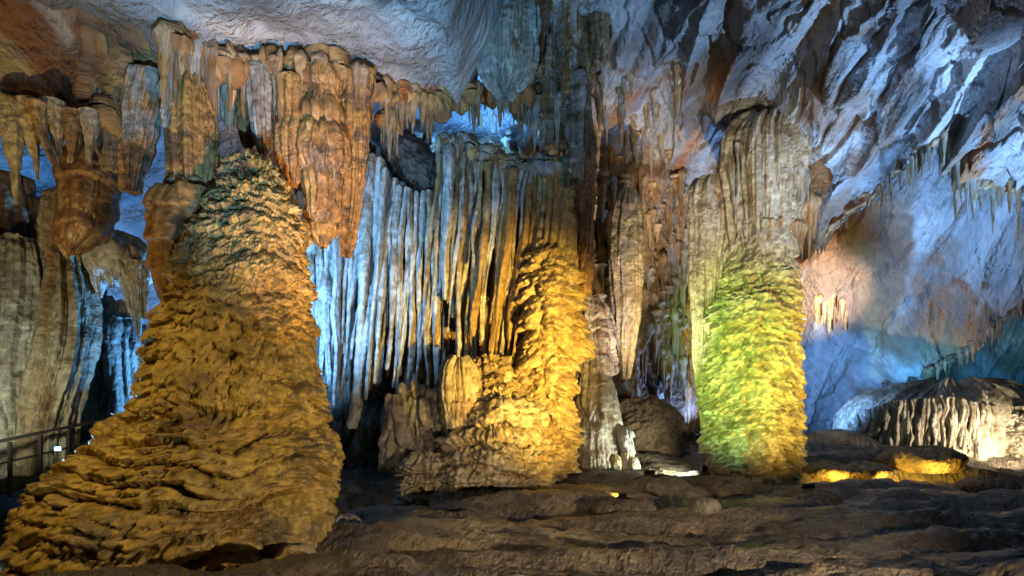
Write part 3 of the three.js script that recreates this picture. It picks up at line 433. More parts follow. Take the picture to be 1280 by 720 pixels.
  part('backing', back(536, 724, 22.9, top2, bot2, 8, [gold3[1], gold3[2], UMBER], 170, 130), M.drip, u);
  const B = [[553, 194, 548, 440, 7], [562, 188, 556, 420, 7], [571, 188, 562, 440, 7], [580, 192, 566, 460, 6], [589, 198, 574, 462, 6], [600, 204, 584, 466, 6], [610, 208, 593, 476, 6], [620, 212, 600, 480, 6], [630, 214, 608, 476, 6], [640, 214, 616, 478, 6], [650, 216, 626, 472, 7], [660, 216, 636, 470, 7], [668, 218, 648, 470, 6]];
  B.forEach(([x0, y0, x1, y1, w], i) => fold(u, 21.9 - 0.7 * r(), x0 + 3 * r(), y0, x1 + 8 * r() - 4, y1 - 60 * r() * r(), [w * (0.5 + 0.6 * r()), w * (0.4 + 0.6 * r()), w * (0.2 + 0.4 * r())], 2.0, 7300 + i, M.drip, i % 3 === 1 ? white3 : i < 4 ? [white3[1], gold3[1], UMBER] : [gold3[1], [0.30, 0.19, 0.085], gold3[2]], { f: 4, amp: 0.08, nv: 90 }));
  for (let i = 0; i < 26; i++) { const x = 546 + 122 * (i + r()) / 26, y0 = poly(top2, x) + 2, y1 = y0 + 60 + 200 * r(); fold(u, 21.5 - 0.25 * r(), x, y0, x - (y1 - y0) * 0.085, y1, [2, 2.2 + r(), 0.8], 1.4, 7400 + i, M.drip, i % 2 ? white3 : gold3, { f: 6, amp: 0.03, nu: 12, nv: 60 }); }
  fringe('stalactite_fringe', 'ragged row of grey icicles crowning the golden curtain', [[548, 192, 21.6], [575, 186, 21.6], [610, 204, 21.5], [650, 212, 21.5], [722, 216, 21.4]], 40, [0.4, 1.7], [0.06, 0.12], [S[0], S[3], S[2]], 620, { lip: 0.35, stone: [PALE, greyB[1], OCHRE] });

  const c = thing('flowstone_column', at(690, 580, 21.6), 'golden column, fluted above and knobbly below, at the end of the golden curtain', 'column');
  pieceOf(c, 'fluted_shaft', 21.8, [[205, 676, 722], [216, 670, 725], [250, 671, 723], [290, 668, 722], [330, 660, 722], [370, 654, 721]], 150, 120, fluteRelief(161, 2.1, 0.28, ...gold3, { ice: 0.5, iceAmp: 0.1, warp: 0.06 }), M.drip, { R: 0.75 });
  pieceOf(c, 'knobbly_shaft', 21.6, [[300, 674, 714], [335, 660, 720], [370, 650, 721], [405, 646, 722], [430, 648, 720], [455, 652, 712], [472, 662, 700]], 170, 130, knobRelief(17, 1.2, [0.50, 0.38, 0.2], [0.42, 0.3, 0.14], [0.33, 0.22, 0.1]), M.flow, { R: 0.95 });
  pieceOf(c, 'knobbly_foot', 21.5, [[446, 668, 706], [462, 650, 712], [490, 656, 714], [520, 668, 714], [550, 674, 714], [590, 670, 718]], 150, 110, knobRelief(18, 1.0, [0.50, 0.38, 0.2], [0.40, 0.28, 0.13], [0.28, 0.19, 0.1]), M.flow, { R: 0.8 });

  const m = thing('flowstone_mound', at(600, 612, 21), 'rounded golden flowstone mound with dripping terraces under the curtain', 'flowstone');
  pieceOf(m, 'mound', 21.3, [[446, 600, 622], [466, 588, 642], [496, 576, 662], [528, 564, 678], [560, 550, 692], [588, 538, 699], [606, 532, 700], [625, 524, 703], [670, 520, 706]], 210, 170, (() => { const a = shelfRelief(19, 1.05, [0.46, 0.34, 0.18], [0.36, 0.25, 0.12], [0.24, 0.17, 0.10]); return (s, t, P, n) => { const r = a(s, t, P, n); return [r[0] + 0.15 + 0.09 * flutes(s, t, 5, 6), r[1], r[2]]; }; })(), M.flow, { R: 1.8, arc: 0.7, depth: 0.8 });
  const mc = [[0.48, 0.40, 0.27], [0.40, 0.30, 0.17], [0.27, 0.2, 0.12]];
  const fringed = (k, S) => { const a = shelfRelief(k, S, ...mc); return (s, t, P, n) => { const r = a(s, t, P, n); return [r[0] * 1.2 + 0.1 + 0.1 * flutes(s, t, 4.5, k), r[1], r[2]]; }; };
  pieceOf(m, 'lobe', 20.3, [[448, 570, 578], [460, 560, 587], [485, 554, 593], [512, 556, 591], [534, 563, 586], [550, 570, 580]], 110, 90, fluteRelief(171, 2.6, 0.2, ...mc, { ice: 0.35, iceAmp: 0.14 }), M.drip, { R: 0.55 });
  pieceOf(m, 'lobe', 20.1, [[536, 598, 640], [548, 578, 664], [566, 566, 680], [590, 558, 688], [612, 552, 688], [660, 548, 692]], 190, 100, fringed(172, 1.2), M.flow, { R: 1.6, depth: 0.6 });
  pieceOf(m, 'lobe', 20.5, [[500, 610, 650], [510, 594, 668], [530, 590, 676], [552, 600, 668]], 130, 70, fringed(173, 1.1), M.flow, { R: 1, depth: 0.7 });
  pieceOf(m, 'lobe', 20.4, [[566, 528, 552], [574, 516, 566], [590, 510, 570], [608, 508, 572], [655, 504, 574]], 130, 80, fringed(174, 1.1), M.flow, { R: 0.9, depth: 0.7 });
  const gd = [S[0], S[1], S[1]];
  ring(m, 20.1, 622, 572, 60, 46, [0.25, 0.75], [0.05, 0.11], gd, 911, 0.6); ring(m, 20.1, 622, 598, 64, 40, [0.2, 0.6], [0.05, 0.11], gd, 912, 0.6); ring(m, 20.5, 633, 530, 41, 26, [0.25, 0.7], [0.05, 0.1], gd, 913, 0.7); ring(m, 20.4, 540, 590, 28, 20, [0.3, 0.8], [0.05, 0.1], [S[0], S[2]], 914, 0.7); ring(m, 20.3, 573, 508, 22, 13, [0.4, 1.0], [0.05, 0.1], gd, 915); ring(c, 21.6, 684, 462, 34, 18, [0.2, 0.6], [0.05, 0.1], gd, 916); ring(t, 21.4, 508, 512, 14, 8, [0.4, 1.2], [0.05, 0.1], [S[0], S[2]], 917); ring(t, 21.4, 526, 535, 18, 10, [0.4, 1.2], [0.05, 0.1], [S[0], S[2]], 918);
  for (const [i, x0, y0, x1, y1, w] of [[0, 598, 470, 590, 510, 7], [1, 611, 470, 606, 500, 7], [2, 634, 478, 640, 520, 8]]) fold(m, 20.9, x0, y0 - 14, x1, y1, [w * 0.7, w, w * 0.6], 1.1, 7500 + i, M.drip, mc, { name: 'rib', f: 3.4, amp: 0.08, nu: 26, nv: 50, ice: 0.3, iceAmp: 0.1 });
}
// ---- upper middle: hanging draperies between ceiling and curtain
{
  form('drapery_stalactite', 17.6, [[6, 622, 664], [20, 606, 668], [45, 598, 668], [75, 602, 664], [95, 610, 654], [112, 622, 640], [122, 630, 634]], 150, 110, fluteRelief(201, 2.6, 0.3, greyB[0], [0.3, 0.24, 0.17], UMBER, { ice: 0.4, iceAmp: 0.2, warp: 0.05 }), M.drip, 'hanging fan of grey brown folds at the edge of the smooth ceiling', 'stalactite', { R: 0.7, depth: 0.6 });
  const t = thing('drapery_stalactite', at(700, 360, 20.5), 'tall rust brown drapery with thin blades reaching down beside the golden column', 'drapery');
  const D = [[672, -30, 668, 96, 12, 0], [686, -30, 684, 150, 9, 1], [700, -40, 702, 190, 8, 0], [712, -40, 710, 120, 10, 1], [724, -30, 729, 250, 7, 0], [738, -20, 734, 110, 9, 1], [752, -30, 748, 84, 8, 0], [660, -30, 655, 62, 11, 1], [731, 120, 735, 372, 6, 0], [718, 90, 722, 240, 5, 1]];
  D.forEach(([x0, y0, x1, y1, w, c], i) => fold(t, 20.6 + 0.25 * (i % 3), x0, y0, x1, y1, [w * 0.9, w * 0.55, 1], 0.8, 7600 + i, M.drip, c ? [[0.36, 0.30, 0.25], brown[1], UMBER] : [[0.32, 0.17, 0.08], [0.22, 0.12, 0.06], UMBER], { f: 6, amp: 0.12, nu: 34, nv: 110, ice: 0.3, iceAmp: 0.22 }));
  fringe('stalactite_fringe', 'dense white and brown icicles above the golden column', [[640, 130, 21.6], [670, 138, 21.4], [700, 150, 21.4], [728, 165, 21.6]], 34, [0.5, 1.7], [0.07, 0.15], S, 630, { lip: 0.5, stone: [PALE, OCHRE, UMBER], deep: 0.8 });
  fringe('stalactite_fringe', 'bluish icicles below a rust edge at the head of the recess', [[600, 118, 20], [630, 125, 20.5], [662, 120, 20.8]], 14, [0.3, 1.1], [0.06, 0.13], [S[1], S[2], S[0]], 631, { lip: 0.4, stone: [[0.4, 0.2, 0.06], RUST, UMBER] });
  fringe('stalactite_fringe', 'icicles on the stone tongue over the dark hole', [[476, 150, 19], [486, 158, 19.2], [497, 152, 19.4]], 7, [0.5, 1.2], [0.07, 0.14], [S[1], S[0]], 632, { lip: 0.3 });
  scatter('stalactite_field', 'upper brown stalactites high on the back wall', 735, 860, 60, 190, 40, [0.5, 1.8], [0.1, 0.24], S.slice(0, 3), 640);
  scatter('stalactite_field', 'crowded ochre stalactites halfway up the back wall', 732, 862, 190, 330, 80, [0.5, 1.8], [0.1, 0.26], S.slice(0, 3), 641);
  scatter('stalactite_field', 'dim violet brown stalactites low on the back wall', 786, 872, 330, 420, 50, [0.6, 2.2], [0.1, 0.24], [S[2], S[0], S[2]], 642);
  scatter('stalactite_field', 'dark needle stalactites just above the brown dome rock', 775, 880, 410, 490, 60, [0.8, 2.4], [0.09, 0.2], [S[2], S[2], S[0]], 643);
  scatter('stalactite_field', 'icicles on the rock above the golden curtain', 590, 735, 20, 180, 60, [0.5, 1.7], [0.09, 0.2], S, 644);
  scatter('stalactite_field', 'mixed orange and grey drips beside the golden column', 724, 800, 190, 400, 70, [0.5, 2.0], [0.1, 0.28], [S[0], S[1], S[2], S[1]], 645);
  form('dark_hole_stand_in', 22.6, [[172, 486, 506], [182, 478, 532], [200, 482, 546], [220, 496, 552], [238, 514, 552], [250, 530, 548]], 70, 60, boulderRelief(14, 0.35, [0.05, 0.042, 0.036], DARK, [0.06, 0.045, 0.03]), M.rock, 'near black lump standing in for the shaded hole above the pale curtain', 'rock');  // solid lump whose near-black colour paints the shade of an open hole
  const k = thing('fluted_column', at(748, 585, 24.5), 'grey brown fluted columns with a pale skirt next to the golden column', 'column');
  pieceOf(k, 'shaft', 24.6, [[372, 732, 742], [400, 726, 750], [450, 722, 756], [490, 724, 758], [530, 724, 758], [560, 722, 758], [600, 720, 760]], 120, 190, fluteRelief(211, 1.9, 0.16, [0.36, 0.30, 0.25], [0.25, 0.18, 0.13], [0.42, 0.38, 0.33], { tier: 0.9, tierAmp: 0.3, ice: 0.5, iceAmp: 0.35, lump: 3 }), M.drip, { R: 0.7 });
  pieceOf(k, 'skirt', 24.1, [[490, 734, 748], [510, 730, 752], [545, 728, 755], [575, 726, 757], [610, 724, 760]], 80, 90, fluteRelief(212, 2, 0.1, PALE, [0.34, 0.31, 0.28], greyB[1]), M.flow, { R: 0.6 });
  form('stalactite', 25.2, [[236, 780, 790], [262, 772, 796], [296, 769, 800], [320, 767, 800], [350, 768, 798], [390, 772, 795], [430, 776, 790], [458, 779, 786], [474, 781, 783]], 90, 120, fluteRelief(214, 2.6, 0.2, [0.46, 0.36, 0.2], [0.36, 0.32, 0.28], [0.25, 0.18, 0.1], { ice: 0.5, iceAmp: 0.1 }), M.drip, 'cone shaped stalactite, golden above and grey at its point, near the back wall', 'stalactite', { R: 0.5 });
  form('dome_rock', 27.6, [[500, 792, 812], [506, 778, 830], [520, 768, 848], [545, 764, 858], [570, 762, 862], [610, 758, 866]], 130, 100, boulderRelief(9, 0.42, [0.25, 0.165, 0.09], [0.2, 0.13, 0.075], [0.16, 0.11, 0.07]), M.rock, 'smooth brown dome rock at the foot of the back wall', 'rock', { depth: 0.7 });
}
// ---- the tall column at the right
{
  const g3 = [[0.52, 0.47, 0.37], [0.40, 0.33, 0.22], [0.22, 0.165, 0.105]];
  const t = thing('stalagmite_column', at(942, 588, 23), 'tall column with fluted grey crown and knobbly lower half, reaching the roof', 'column');
  pieceOf(t, 'fluted_crown', 23, [[150, 944, 984], [160, 926, 996], [176, 912, 996], [200, 906, 998], [240, 906, 997], [280, 912, 993], [320, 916, 990], [350, 914, 988], [380, 908, 986]], 220, 200, (() => { const a = fluteRelief(221, 1.9, 0.3, ...g3, { ice: 0.8, iceAmp: 0.16, warp: 0.08 }), b = knobRelief(32, 1.0, ...g3); return (s, t, P, n, v) => { const w = sst(0.4, 0.1, v + 0.12 * N(s * 0.8, t * 0.6, 4)), p = a(s, t, P, n, v), q = b(s, t, P); return [mix(p[0], q[0], w), mix(p[1], q[1], w), mix3(p[2], q[2], w)]; }; })(), M.drip, { R: 1.4 });
  pieceOf(t, 'knobbly_shaft', 22.9, [[340, 922, 984], [362, 904, 986], [390, 892, 988], [430, 887, 990], [480, 884, 991], [510, 886, 990]], 230, 170, knobRelief(33, 1.0, [0.46, 0.42, 0.32], [0.40, 0.34, 0.22], [0.30, 0.24, 0.15]), M.flow, { R: 1.6 });
  pieceOf(t, 'knobbly_foot', 22.8, [[490, 902, 976], [510, 890, 989], [540, 885, 990], [565, 888, 988], [585, 890, 989], [635, 886, 993]], 220, 110, knobRelief(34, 0.95, [0.46, 0.42, 0.32], [0.40, 0.34, 0.22], [0.30, 0.24, 0.15]), M.flow, { R: 1.6 });
  pieceOf(t, 'side_curtain', 23.4, [[222, 874, 906], [240, 862, 912], [290, 860, 912], [340, 862, 906], [400, 866, 902], [450, 870, 898], [500, 876, 894], [530, 880, 890], [545, 883, 887]], 120, 190, fluteRelief(222, 2.0, 0.26, [0.46, 0.40, 0.30], [0.38, 0.33, 0.27], [0.24, 0.18, 0.12], { warp: 0.06 }), M.drip, { R: 0.65, depth: 0.8 });
  for (let i = 0; i < 12; i++) { const x = 910 + 90 * (i + 0.5) / 12; fold(t, 21.75 + 0.5 * Math.abs(i - 5.5) / 5, x, 165 + Math.abs(i - 5.5) * 3.5, x + (958 - x) * 0.12, 250 + 60 * hash(i, 3, 9), [2.6, 3, 0.8], 1.3, 7700 + i, M.drip, g3, { f: 6, amp: 0.03, nu: 12, nv: 60 }); }
  ring(t, 23, 955, 292, 44, 30, [0.4, 1.5], [0.06, 0.13], [S[0], S[3], S[1]], 921); ring(t, 23, 956, 232, 49, 26, [0.5, 1.6], [0.05, 0.1], [S[0], S[3]], 922);
  form('hanging_rock', 23.6, [[160, 1006, 1036], [180, 1002, 1042], [210, 1000, 1040], [240, 1000, 1032], [262, 1004, 1022], [272, 1008, 1016]], 90, 70, boulderRelief(4, 0.25, [0.30, 0.17, 0.08], [0.2, 0.11, 0.06], UMBER), M.rock, 'rust brown angular rock wedged against the crown of the tall column', 'rock');
  fringe('stalactite_fringe', 'orange spikes under the rust brown rock beside the tall column', [[998, 262, 22.9], [1006, 264, 23], [1016, 262, 23.2]], 7, [1.0, 2.0], [0.1, 0.18], [S[1]], 650, { lip: 0.2 });
}
// ---- fringes on the slab
const W = (px, py, f = 0) => { const q = onWall(px, py, 0); return [HX + q[0] / -q[2] * F, HY + (EYE - q[1]) / -q[2] * F, -q[2] - f * 0.3]; };
fringe('stalactite_fringe', 'row of long pinkish stalactites under the curved ledge of the slab', [...[1168, 1184, 1202, 1222, 1245, 1270, 1300].map(x => W(x, poly(LEDGE_A, x) - 5))], 54, [0.3, 1.1], [0.05, 0.11], [S[0], S[0], S[1]], 660, { lip: 0.13, stone: [OCHRE, [0.35, 0.25, 0.18], UMBER], grow: f => 0.7 + 0.8 * f });
fringe('stalactite_fringe', 'short ochre stalactites along the rising edge of the slab ledge', [...[1030, 1050, 1085, 1120, 1165].map(x => W(x, poly(LEDGE_A, x) - 5))], 30, [0.2, 0.7], [0.05, 0.12], [S[1], S[2]], 661, { lip: 0.18, stone: [OCHRE, RUST, UMBER] });
fringe('stalactite_fringe', 'small brown stalactites along the lower overhang above the cyan wall', [...[1098, 1140, 1190, 1240, 1290].map(x => W(x, poly(LEDGE_B, x) - 5))], 44, [0.25, 1.0], [0.06, 0.16], [S[2], S[1], S[2]], 662, { lip: 0.22, stone: [UMBER, [0.2, 0.12, 0.06], DARK] });
scatter('stalactite_field', 'clump of rusty stalactites on the wall beside the tall column', 1022, 1062, 378, 404, 16, [0.6, 1.7], [0.08, 0.2], [S[1], S[2]], 663);
// ---- low arch far right
{
  const a3 = [[0.46, 0.41, 0.32], [0.34, 0.28, 0.2], [0.2, 0.15, 0.1]];
  const t = thing('flowstone_arch', at(1170, 575, 26), 'low domed flowstone apron fringed with pale drapes under the cyan wall', 'flowstone');
  pieceOf(t, 'dome', 28, [[486, 1160, 1220], [492, 1120, 1262], [505, 1084, 1292], [520, 1064, 1306], [545, 1056, 1312], [590, 1050, 1320]], 300, 110, fluteRelief(241, 1.5, 0.3, ...a3, { ice: 0.7, iceAmp: 0.3 }), M.drip, { R: 3.8, depth: 0.55, arc: 0.6 });
  const r = rng(8100);
  for (let i = 0; i < 52; i++) { const x = 1062 + 226 * (i + r()) / 52, y0 = poly([[1056, 528], [1084, 512], [1120, 500], [1190, 496], [1260, 512], [1300, 520]], x), c = (x - 1180) / 125, d = 28 - 2.7 * Math.sqrt(Math.max(0.1, 1 - c * c)); fold(t, d, x, y0, x - 2, 555 + 14 * r(), [2.5, 3, 1.6], 1.2, 8200 + i, M.drip, i % 3 ? a3 : [CALC, a3[0], a3[1]], { f: 5, amp: 0.05, nu: 12, nv: 34 }); }
  form('flowstone_mound', 25.8, [[508, 1266, 1296], [520, 1258, 1312], [542, 1254, 1320], [575, 1252, 1326]], 130, 80, shelfRelief(44, 0.7, ...a3), M.flow, 'knobbly flowstone bulge at the end of the low apron', 'flowstone', { R: 1.2 });
}
// ---- small things on the floor
const boulder = (px, py0, d, w, h, k, label, c = [MUD, [0.2, 0.15, 0.1], DARK], name = 'boulder') => {
  const x = (px - HX) / F * d, py = HY + (EYE - floorY(x, -d) - floorDetail(x, -d)) / d * F + h * 0.12;
  return form(name, d, [[py - h, px - w * 0.25, px + w * 0.3], [py - h * 0.88, px - w * 0.62, px + w * 0.7], [py - h * 0.45, px - w * 0.97, px + w], [py, px - w, px + w * 0.95], [py + h * 0.5, px - w * 0.8, px + w * 0.8]], 80, 56, boulderRelief(k, 0.16 * w / F * d, ...c), M.rock, label, 'boulder');
};
boulder(370, 706, 11.2, 26, 32, 3, 'pale ochre boulder at the foot of the big stalagmite', [[0.46, 0.36, 0.22], [0.38, 0.28, 0.16], OCHRE]);
boulder(881, 644, 15.4, 19, 17, 4, 'small grey egg shaped boulder alone on the floor', [[0.3, 0.27, 0.22], [0.24, 0.2, 0.16], MUD]);
boulder(530, 622, 18.2, 22, 11, 5, 'low bluish white crusted rock before the mound', [PALE, [0.36, 0.34, 0.3], MUD]);
boulder(905, 624, 19.2, 34, 22, 6, 'long dark boulder between egg shaped boulder and tall column');
boulder(820, 618, 19, 38, 16, 7, 'flat dark boulder before the lit floor patch', [[0.2, 0.16, 0.12], MUD, DARK]);
boulder(778, 640, 16.1, 40, 18, 8, 'broad dark boulder hiding a lamp near the golden mound');
boulder(1150, 606, 22.9, 48, 20, 9, 'rounded yellow lit slab beside the trench', [[0.36, 0.25, 0.12], [0.3, 0.2, 0.1], MUD], 'rounded_slab');
boulder(1012, 634, 17.7, 36, 20, 16, 'low dark boulder in front of the tall column');
boulder(1235, 614, 20.4, 34, 16, 10, 'brown slab at the end of the trench', [[0.26, 0.19, 0.12], MUD, DARK]);
boulder(1050, 600, 22.9, 55, 14, 11, 'flat ochre slab between tall column and rounded slab', [[0.34, 0.24, 0.12], [0.26, 0.18, 0.1], MUD]);
boulder(560, 650, 15.5, 70, 20, 12, 'flat brown slab with ragged edge in front of the mound', [[0.26, 0.19, 0.11], MUD, DARK]);
boulder(425, 660, 13.8, 26, 24, 14, 'bluish boulder against the foot of the big stalagmite', [GREY, PALE, MUD]);
{
  const t = thing('small_stalagmite', at(784, 588, 24), 'small white stalagmite of stacked knobs on the lit floor patch', 'stalagmite');
  pieceOf(t, 'spire', 24, [[536, 781, 785], [541, 778, 788], [552, 777, 790], [562, 779, 789], [572, 776, 791], [590, 773, 795]], 70, 90, fluteRelief(251, 3, 0.1, CALC, CREAM, PALE, { tier: 0.28, tierAmp: 0.12 }), M.flow, { R: 0.25 });
  pieceOf(t, 'knob', 23.8, [[568, 766, 772], [574, 762, 777], [590, 761, 778]], 40, 30, boulderRelief(21, 0.06, CREAM, OCHRE, PALE), M.flow);
  pieceOf(t, 'knob', 23.7, [[572, 789, 796], [577, 785, 799], [590, 784, 801]], 40, 30, boulderRelief(22, 0.06, CALC, CREAM, PALE), M.flow);
}
// ---- walkway with handrail at the left
{
  const wood = new THREE.MeshStandardMaterial({ color: 0x2a211b, roughness: 0.75, bumpMap: gritTex, bumpScale: 0.01 });
  const bar = (a, b, w, h) => { const A = V(...a), B = V(...b), l = A.distanceTo(B), g = boxG(w, h, l); const m = new THREE.Matrix4().lookAt(A, B, V(0, 1, 0)); m.setPosition(A.clone().add(B).multiplyScalar(0.5)); g.applyMatrix4(m); return g; };
  const a = at(-90, 570, 13.6), b = at(215, 507, 18.6), lp = f => [mix(a[0], b[0], f), mix(a[1], b[1], f), mix(a[2], b[2], f)];
  const t = thing('walkway', [lp(0.5)[0], lp(0.5)[1] - 1.15, lp(0.5)[2]], 'dark timber boardwalk with handrail passing behind the big stalagmite', 'walkway');
  const loc = g => g.translate(-t.position.x, -t.position.y, -t.position.z);
  const dn = (p, y, dx = 0, dz = 0) => [p[0] + dx, p[1] - y, p[2] + dz];
  part('handrail', loc(bar(a, b, 0.08, 0.07)), wood, t);
  part('lower_rail', loc(bar(dn(a, 0.5), dn(b, 0.5), 0.045, 0.045)), wood, t);
  for (let i = 0; i < 9; i++) { const p = lp(0.04 + i * 0.115); part('post', loc(bar(dn(p, 0.061), dn(p, 1.3, 0, 0.0001), 0.07, 0.07)), wood, t); }
  const dir = V(b[0] - a[0], 0, b[2] - a[2]).normalize();
  for (let i = 0; i < 40; i++) { const p = lp((i + 0.5) / 40); const g = boxG(1.7, 0.05, 0.165); g.rotateY(Math.atan2(dir.x, dir.z)); g.translate(p[0] + dir.z * 0.75, p[1] - 1.15 + 0.004 * (i % 3), p[2] - dir.x * 0.75); part('plank', loc(g), wood, t); }
}

// ================================================================ LAMPS
const blackMetal = new THREE.MeshStandardMaterial({ color: 0x14151a, roughness: 0.5, metalness: 0.6 });
const housingG = mergeGeometries([boxG(0.30, 0.22, 0.07), boxG(0.32, 0.02, 0.09, 0, 0.115, 0), boxG(0.32, 0.02, 0.09, 0, -0.115, 0), ...[-0.1, -0.05, 0, 0.05, 0.1].map(x => boxG(0.012, 0.18, 0.05, x, 0, 0.06))]);
const lensG = boxG(0.27, 0.19, 0.006, 0, 0, -0.039);
const bracketG = mergeGeometries([boxG(0.012, 0.2, 0.03, -0.172, -0.07, 0), boxG(0.012, 0.2, 0.03, 0.172, -0.07, 0), boxG(0.356, 0.012, 0.05, 0, -0.176, 0), boxG(0.12, 0.03, 0.12, 0, -0.197, 0)]);
function lamp(p, target, color, intensity, deg, label, o = {}) {
  const t = thing('floodlight', p, label, 'floodlight', o.group), h = new THREE.Group();
  const dir = V(...target).sub(V(...p)), yaw = Math.atan2(-dir.x, -dir.z), pitch = Math.atan2(dir.y, Math.hypot(dir.x, dir.z));
  t.rotation.y = yaw; if (o.size) t.scale.setScalar(o.size);
  const lm = new THREE.MeshStandardMaterial({ color: 0x222222, roughness: 0.3 }); lm.emissive.setRGB(...color); lm.emissiveIntensity = o.glow ?? 3;
  const H = part('housing', housingG, blackMetal, t); H.rotation.x = pitch;
  const L = new THREE.Mesh(lensG, lm); L.name = 'lens'; H.add(L);
  part('bracket', bracketG, blackMetal, t);
  const s = new THREE.SpotLight(new THREE.Color().setRGB(...color), intensity, 0, deg * Math.PI / 180, o.pen ?? 0.9, 2);
  dir.normalize(); s.position.set(...p).addScaledVector(dir, 0.09); s.target.position.set(...target); s.castShadow = true; s.shadow.radius = o.soft ?? 5; s.shadow.mapSize.set(1024, 1024); s.shadow.camera.far = 50; s.name = t.name + '_beam';
  scene.add(s, s.target);
}
const onFloor = (px, d, up = 0.25) => { const x = (px - HX) / F * d; return [x, floorY(x, -d) + floorDetail(x, -d) + up, -d]; };
const BLUE = [0.10, 0.38, 1.0], SKY = [0.11, 0.42, 1.0], VIOLET = [0.16, 0.42, 1.0], CYAN = [0.10, 0.5, 1.0], GOLD = [1.0, 0.66, 0.10], WARM = [1.0, 0.64, 0.17], WHITE = [1.0, 0.93, 0.82], COOL = [0.8, 0.9, 1.0], LIME = [0.35, 1.0, 0.45];
lamp([-10, 7.6, -7], at(205, 580, 11.5), [1.0, 0.68, 0.16], 150, 32, 'warm floodlight high on the near wall above the big stalagmite skirt', { pen: 1 });
lamp(onFloor(640, 8), at(390, 510, 12), GOLD, 60, 22, 'yellow floodlight on the near rock floor facing the big stalagmite');
lamp(onFloor(640, 6.8), at(385, 195, 14.5), [1.0, 0.5, 0.12], 800, 17, 'warm floodlight on the rock floor aimed at the hanging stalactites');
lamp([-6.6, 1.6, -19], at(175, 240, 24), [0.1, 0.4, 1.0], 900, 60, 'blue floodlight behind the big stalagmite lighting the wall behind');
lamp([-7.0, 4.5, -15.4], at(452, 340, 22), [0.25, 0.56, 1.0], 560, 36, 'pale blue floodlight on the back of the big stalagmite aimed at the curtain');
lamp(at(590, 196, 24.6), at(560, 140, 28), BLUE, 190, 80, 'blue floodlight on the ledge above the white curtain');
lamp([-1.5, 0.6, -3], at(455, 10, 12.5), [0.24, 0.58, 1.0], 1300, 27, 'cool white floodlight on the floor aimed at the smooth ceiling');
lamp(onFloor(778, 16.9, 0.12), at(690, 560, 21), GOLD, 60, 40, 'yellow floodlight on the floor before the golden mound', { size: 0.7 });
lamp([7.2, 0.6, -8.4], at(645, 438, 21.3), GOLD, 3300, 15.5, 'added unseen yellow light in front aimed at the golden column');  // added out of view so the gold runs evenly up column and curtain
lamp(onFloor(880, 22.4), at(765, 570, 24.5), [0.9, 1.0, 0.75], 110, 60, 'black floodlight on the floor turned towards the small white stalagmite');
lamp(onFloor(895, 19.9, 0.2), at(922, 460, 23), LIME, 45, 36, 'green floodlight behind the long dark boulder facing the tall column');
lamp([-1, 0.45, -8], at(915, 445, 22.5), [0.62, 1.0, 0.16], 2300, 12, 'added unseen green light in front aimed at the tall column');  // added out of view to spread the green smoothly over the shaft
lamp(onFloor(1010, 18.4, 0.3), at(965, 480, 22), GOLD, 60, 42, 'yellow floodlight behind the low dark boulder before the tall column');
lamp([13.2, 0.9, -11], at(975, 450, 22.5), GOLD, 1250, 16, 'added unseen yellow light to one side aimed at the tall column');  // added out of view; carries most of the gold on this column
lamp(onFloor(1105, 21.15, 0.22), onFloor(1140, 22.6, 0.25), GOLD, 30, 80, 'yellow floodlight low in the trench before the rounded slab');
lamp(onFloor(1175, 21.15, 0.22), onFloor(1175, 22.6, 0.25), GOLD, 16, 80, 'yellow floodlight in the trench near the brown end slab');
lamp(onFloor(1048, 21.15, 0.22), onFloor(1040, 22.6, 0.25), GOLD, 14, 80, 'yellow floodlight in the trench before the flat ochre slab');
lamp(onFloor(985, 25.2, 0.4), at(1130, 220, 22.5), [0.2, 0.48, 1.0], 850, 60, 'violet blue floodlight behind the tall column aimed up the slab');
lamp([13.5, 1.4, -13], at(1080, 90, 18.5), [0.3, 0.56, 1.0], 1300, 30, 'added unseen blue light to one side aimed up the slab');  // added out of view, since the ledge blocks the beam from below
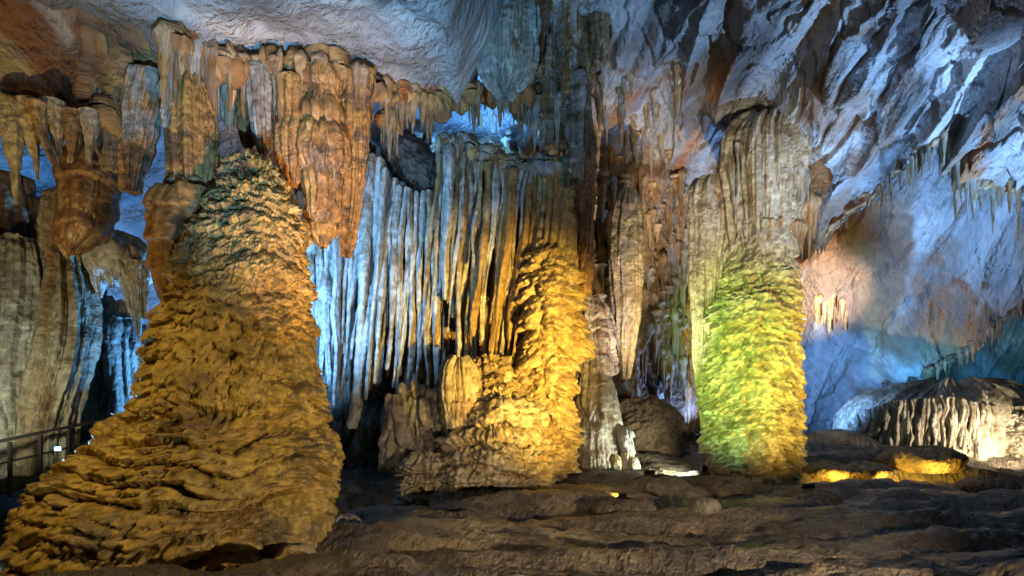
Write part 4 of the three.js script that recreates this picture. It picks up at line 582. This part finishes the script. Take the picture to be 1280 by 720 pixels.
lamp(onFloor(985, 25.6, 0.6), at(1010, 375, 30), [1.0, 0.86, 0.68], 1500, 20, 'white floodlight behind the tall column lighting the wall beside it', { pen: 1 });
lamp(onFloor(990, 25.4, 0.9), at(1095, 430, 32), [0.16, 0.42, 1.0], 420, 42, 'sky blue floodlight behind the tall column aimed at the wall foot');
lamp(at(1150, 480, 28.8), at(1140, 420, 31.5), CYAN, 26, 80, 'cyan floodlight at the back of the low apron, towards the tall column');
lamp(at(1245, 482, 28.2), at(1240, 420, 30), CYAN, 30, 80, 'cyan floodlight at the back of the low apron, towards the flowstone bulge');
lamp(at(1330, 570, 22.6), at(1180, 530, 26), [1.0, 0.85, 0.58], 190, 60, 'warm floodlight beyond the brown end slab facing the low fringed apron');
lamp(at(72, 561, 14.2), at(72, 556, 8), [0.2, 0.55, 1.0], 40, 78, 'bluish white lamp glowing below the walkway handrail', { glow: 14, size: 0.42 });
lamp([-10.6, 2.4, -12.8], at(40, 430, 17.5), [0.95, 1.0, 0.75], 45, 50, 'added unseen pale light aimed at the column cluster');  // extra lamp out of view, added to brighten the columns
lamp(onFloor(812, 20.8), at(812, 220, 27), [1.0, 0.82, 0.62], 620, 26, 'white floodlight among the boulders aimed up the back wall', { pen: 1 });
lamp(onFloor(874, 29.3, 0.4), at(820, 380, 31), [0.2, 0.4, 1.0], 110, 55, 'violet floodlight behind the brown dome rock');
lamp([-9.5, 2, -8.5], at(70, 80, 14), WARM, 120, 40, 'warm floodlight beside the walkway aimed at the red rock');
lamp([6, 0.6, -7], at(942, 245, 23), [1.0, 0.84, 0.55], 1200, 13, 'added unseen white light aimed at the fluted crown');  // added out of view to brighten the crown
lamp([8, 1.4, -4], [-0.5, 0.3, -15], [1.0, 0.8, 0.52], 480, 45, 'added unseen warm white light raking across the floor');  // added out of view to give the floor light and contrast
lamp(onFloor(690, 6.8, 0.4), at(580, 550, 20.5), [1.0, 0.8, 0.5], 200, 11, 'added unseen pale light facing the golden mound');  // added below the view to lift the dark front of the mound
renderer.render(scene, camera);
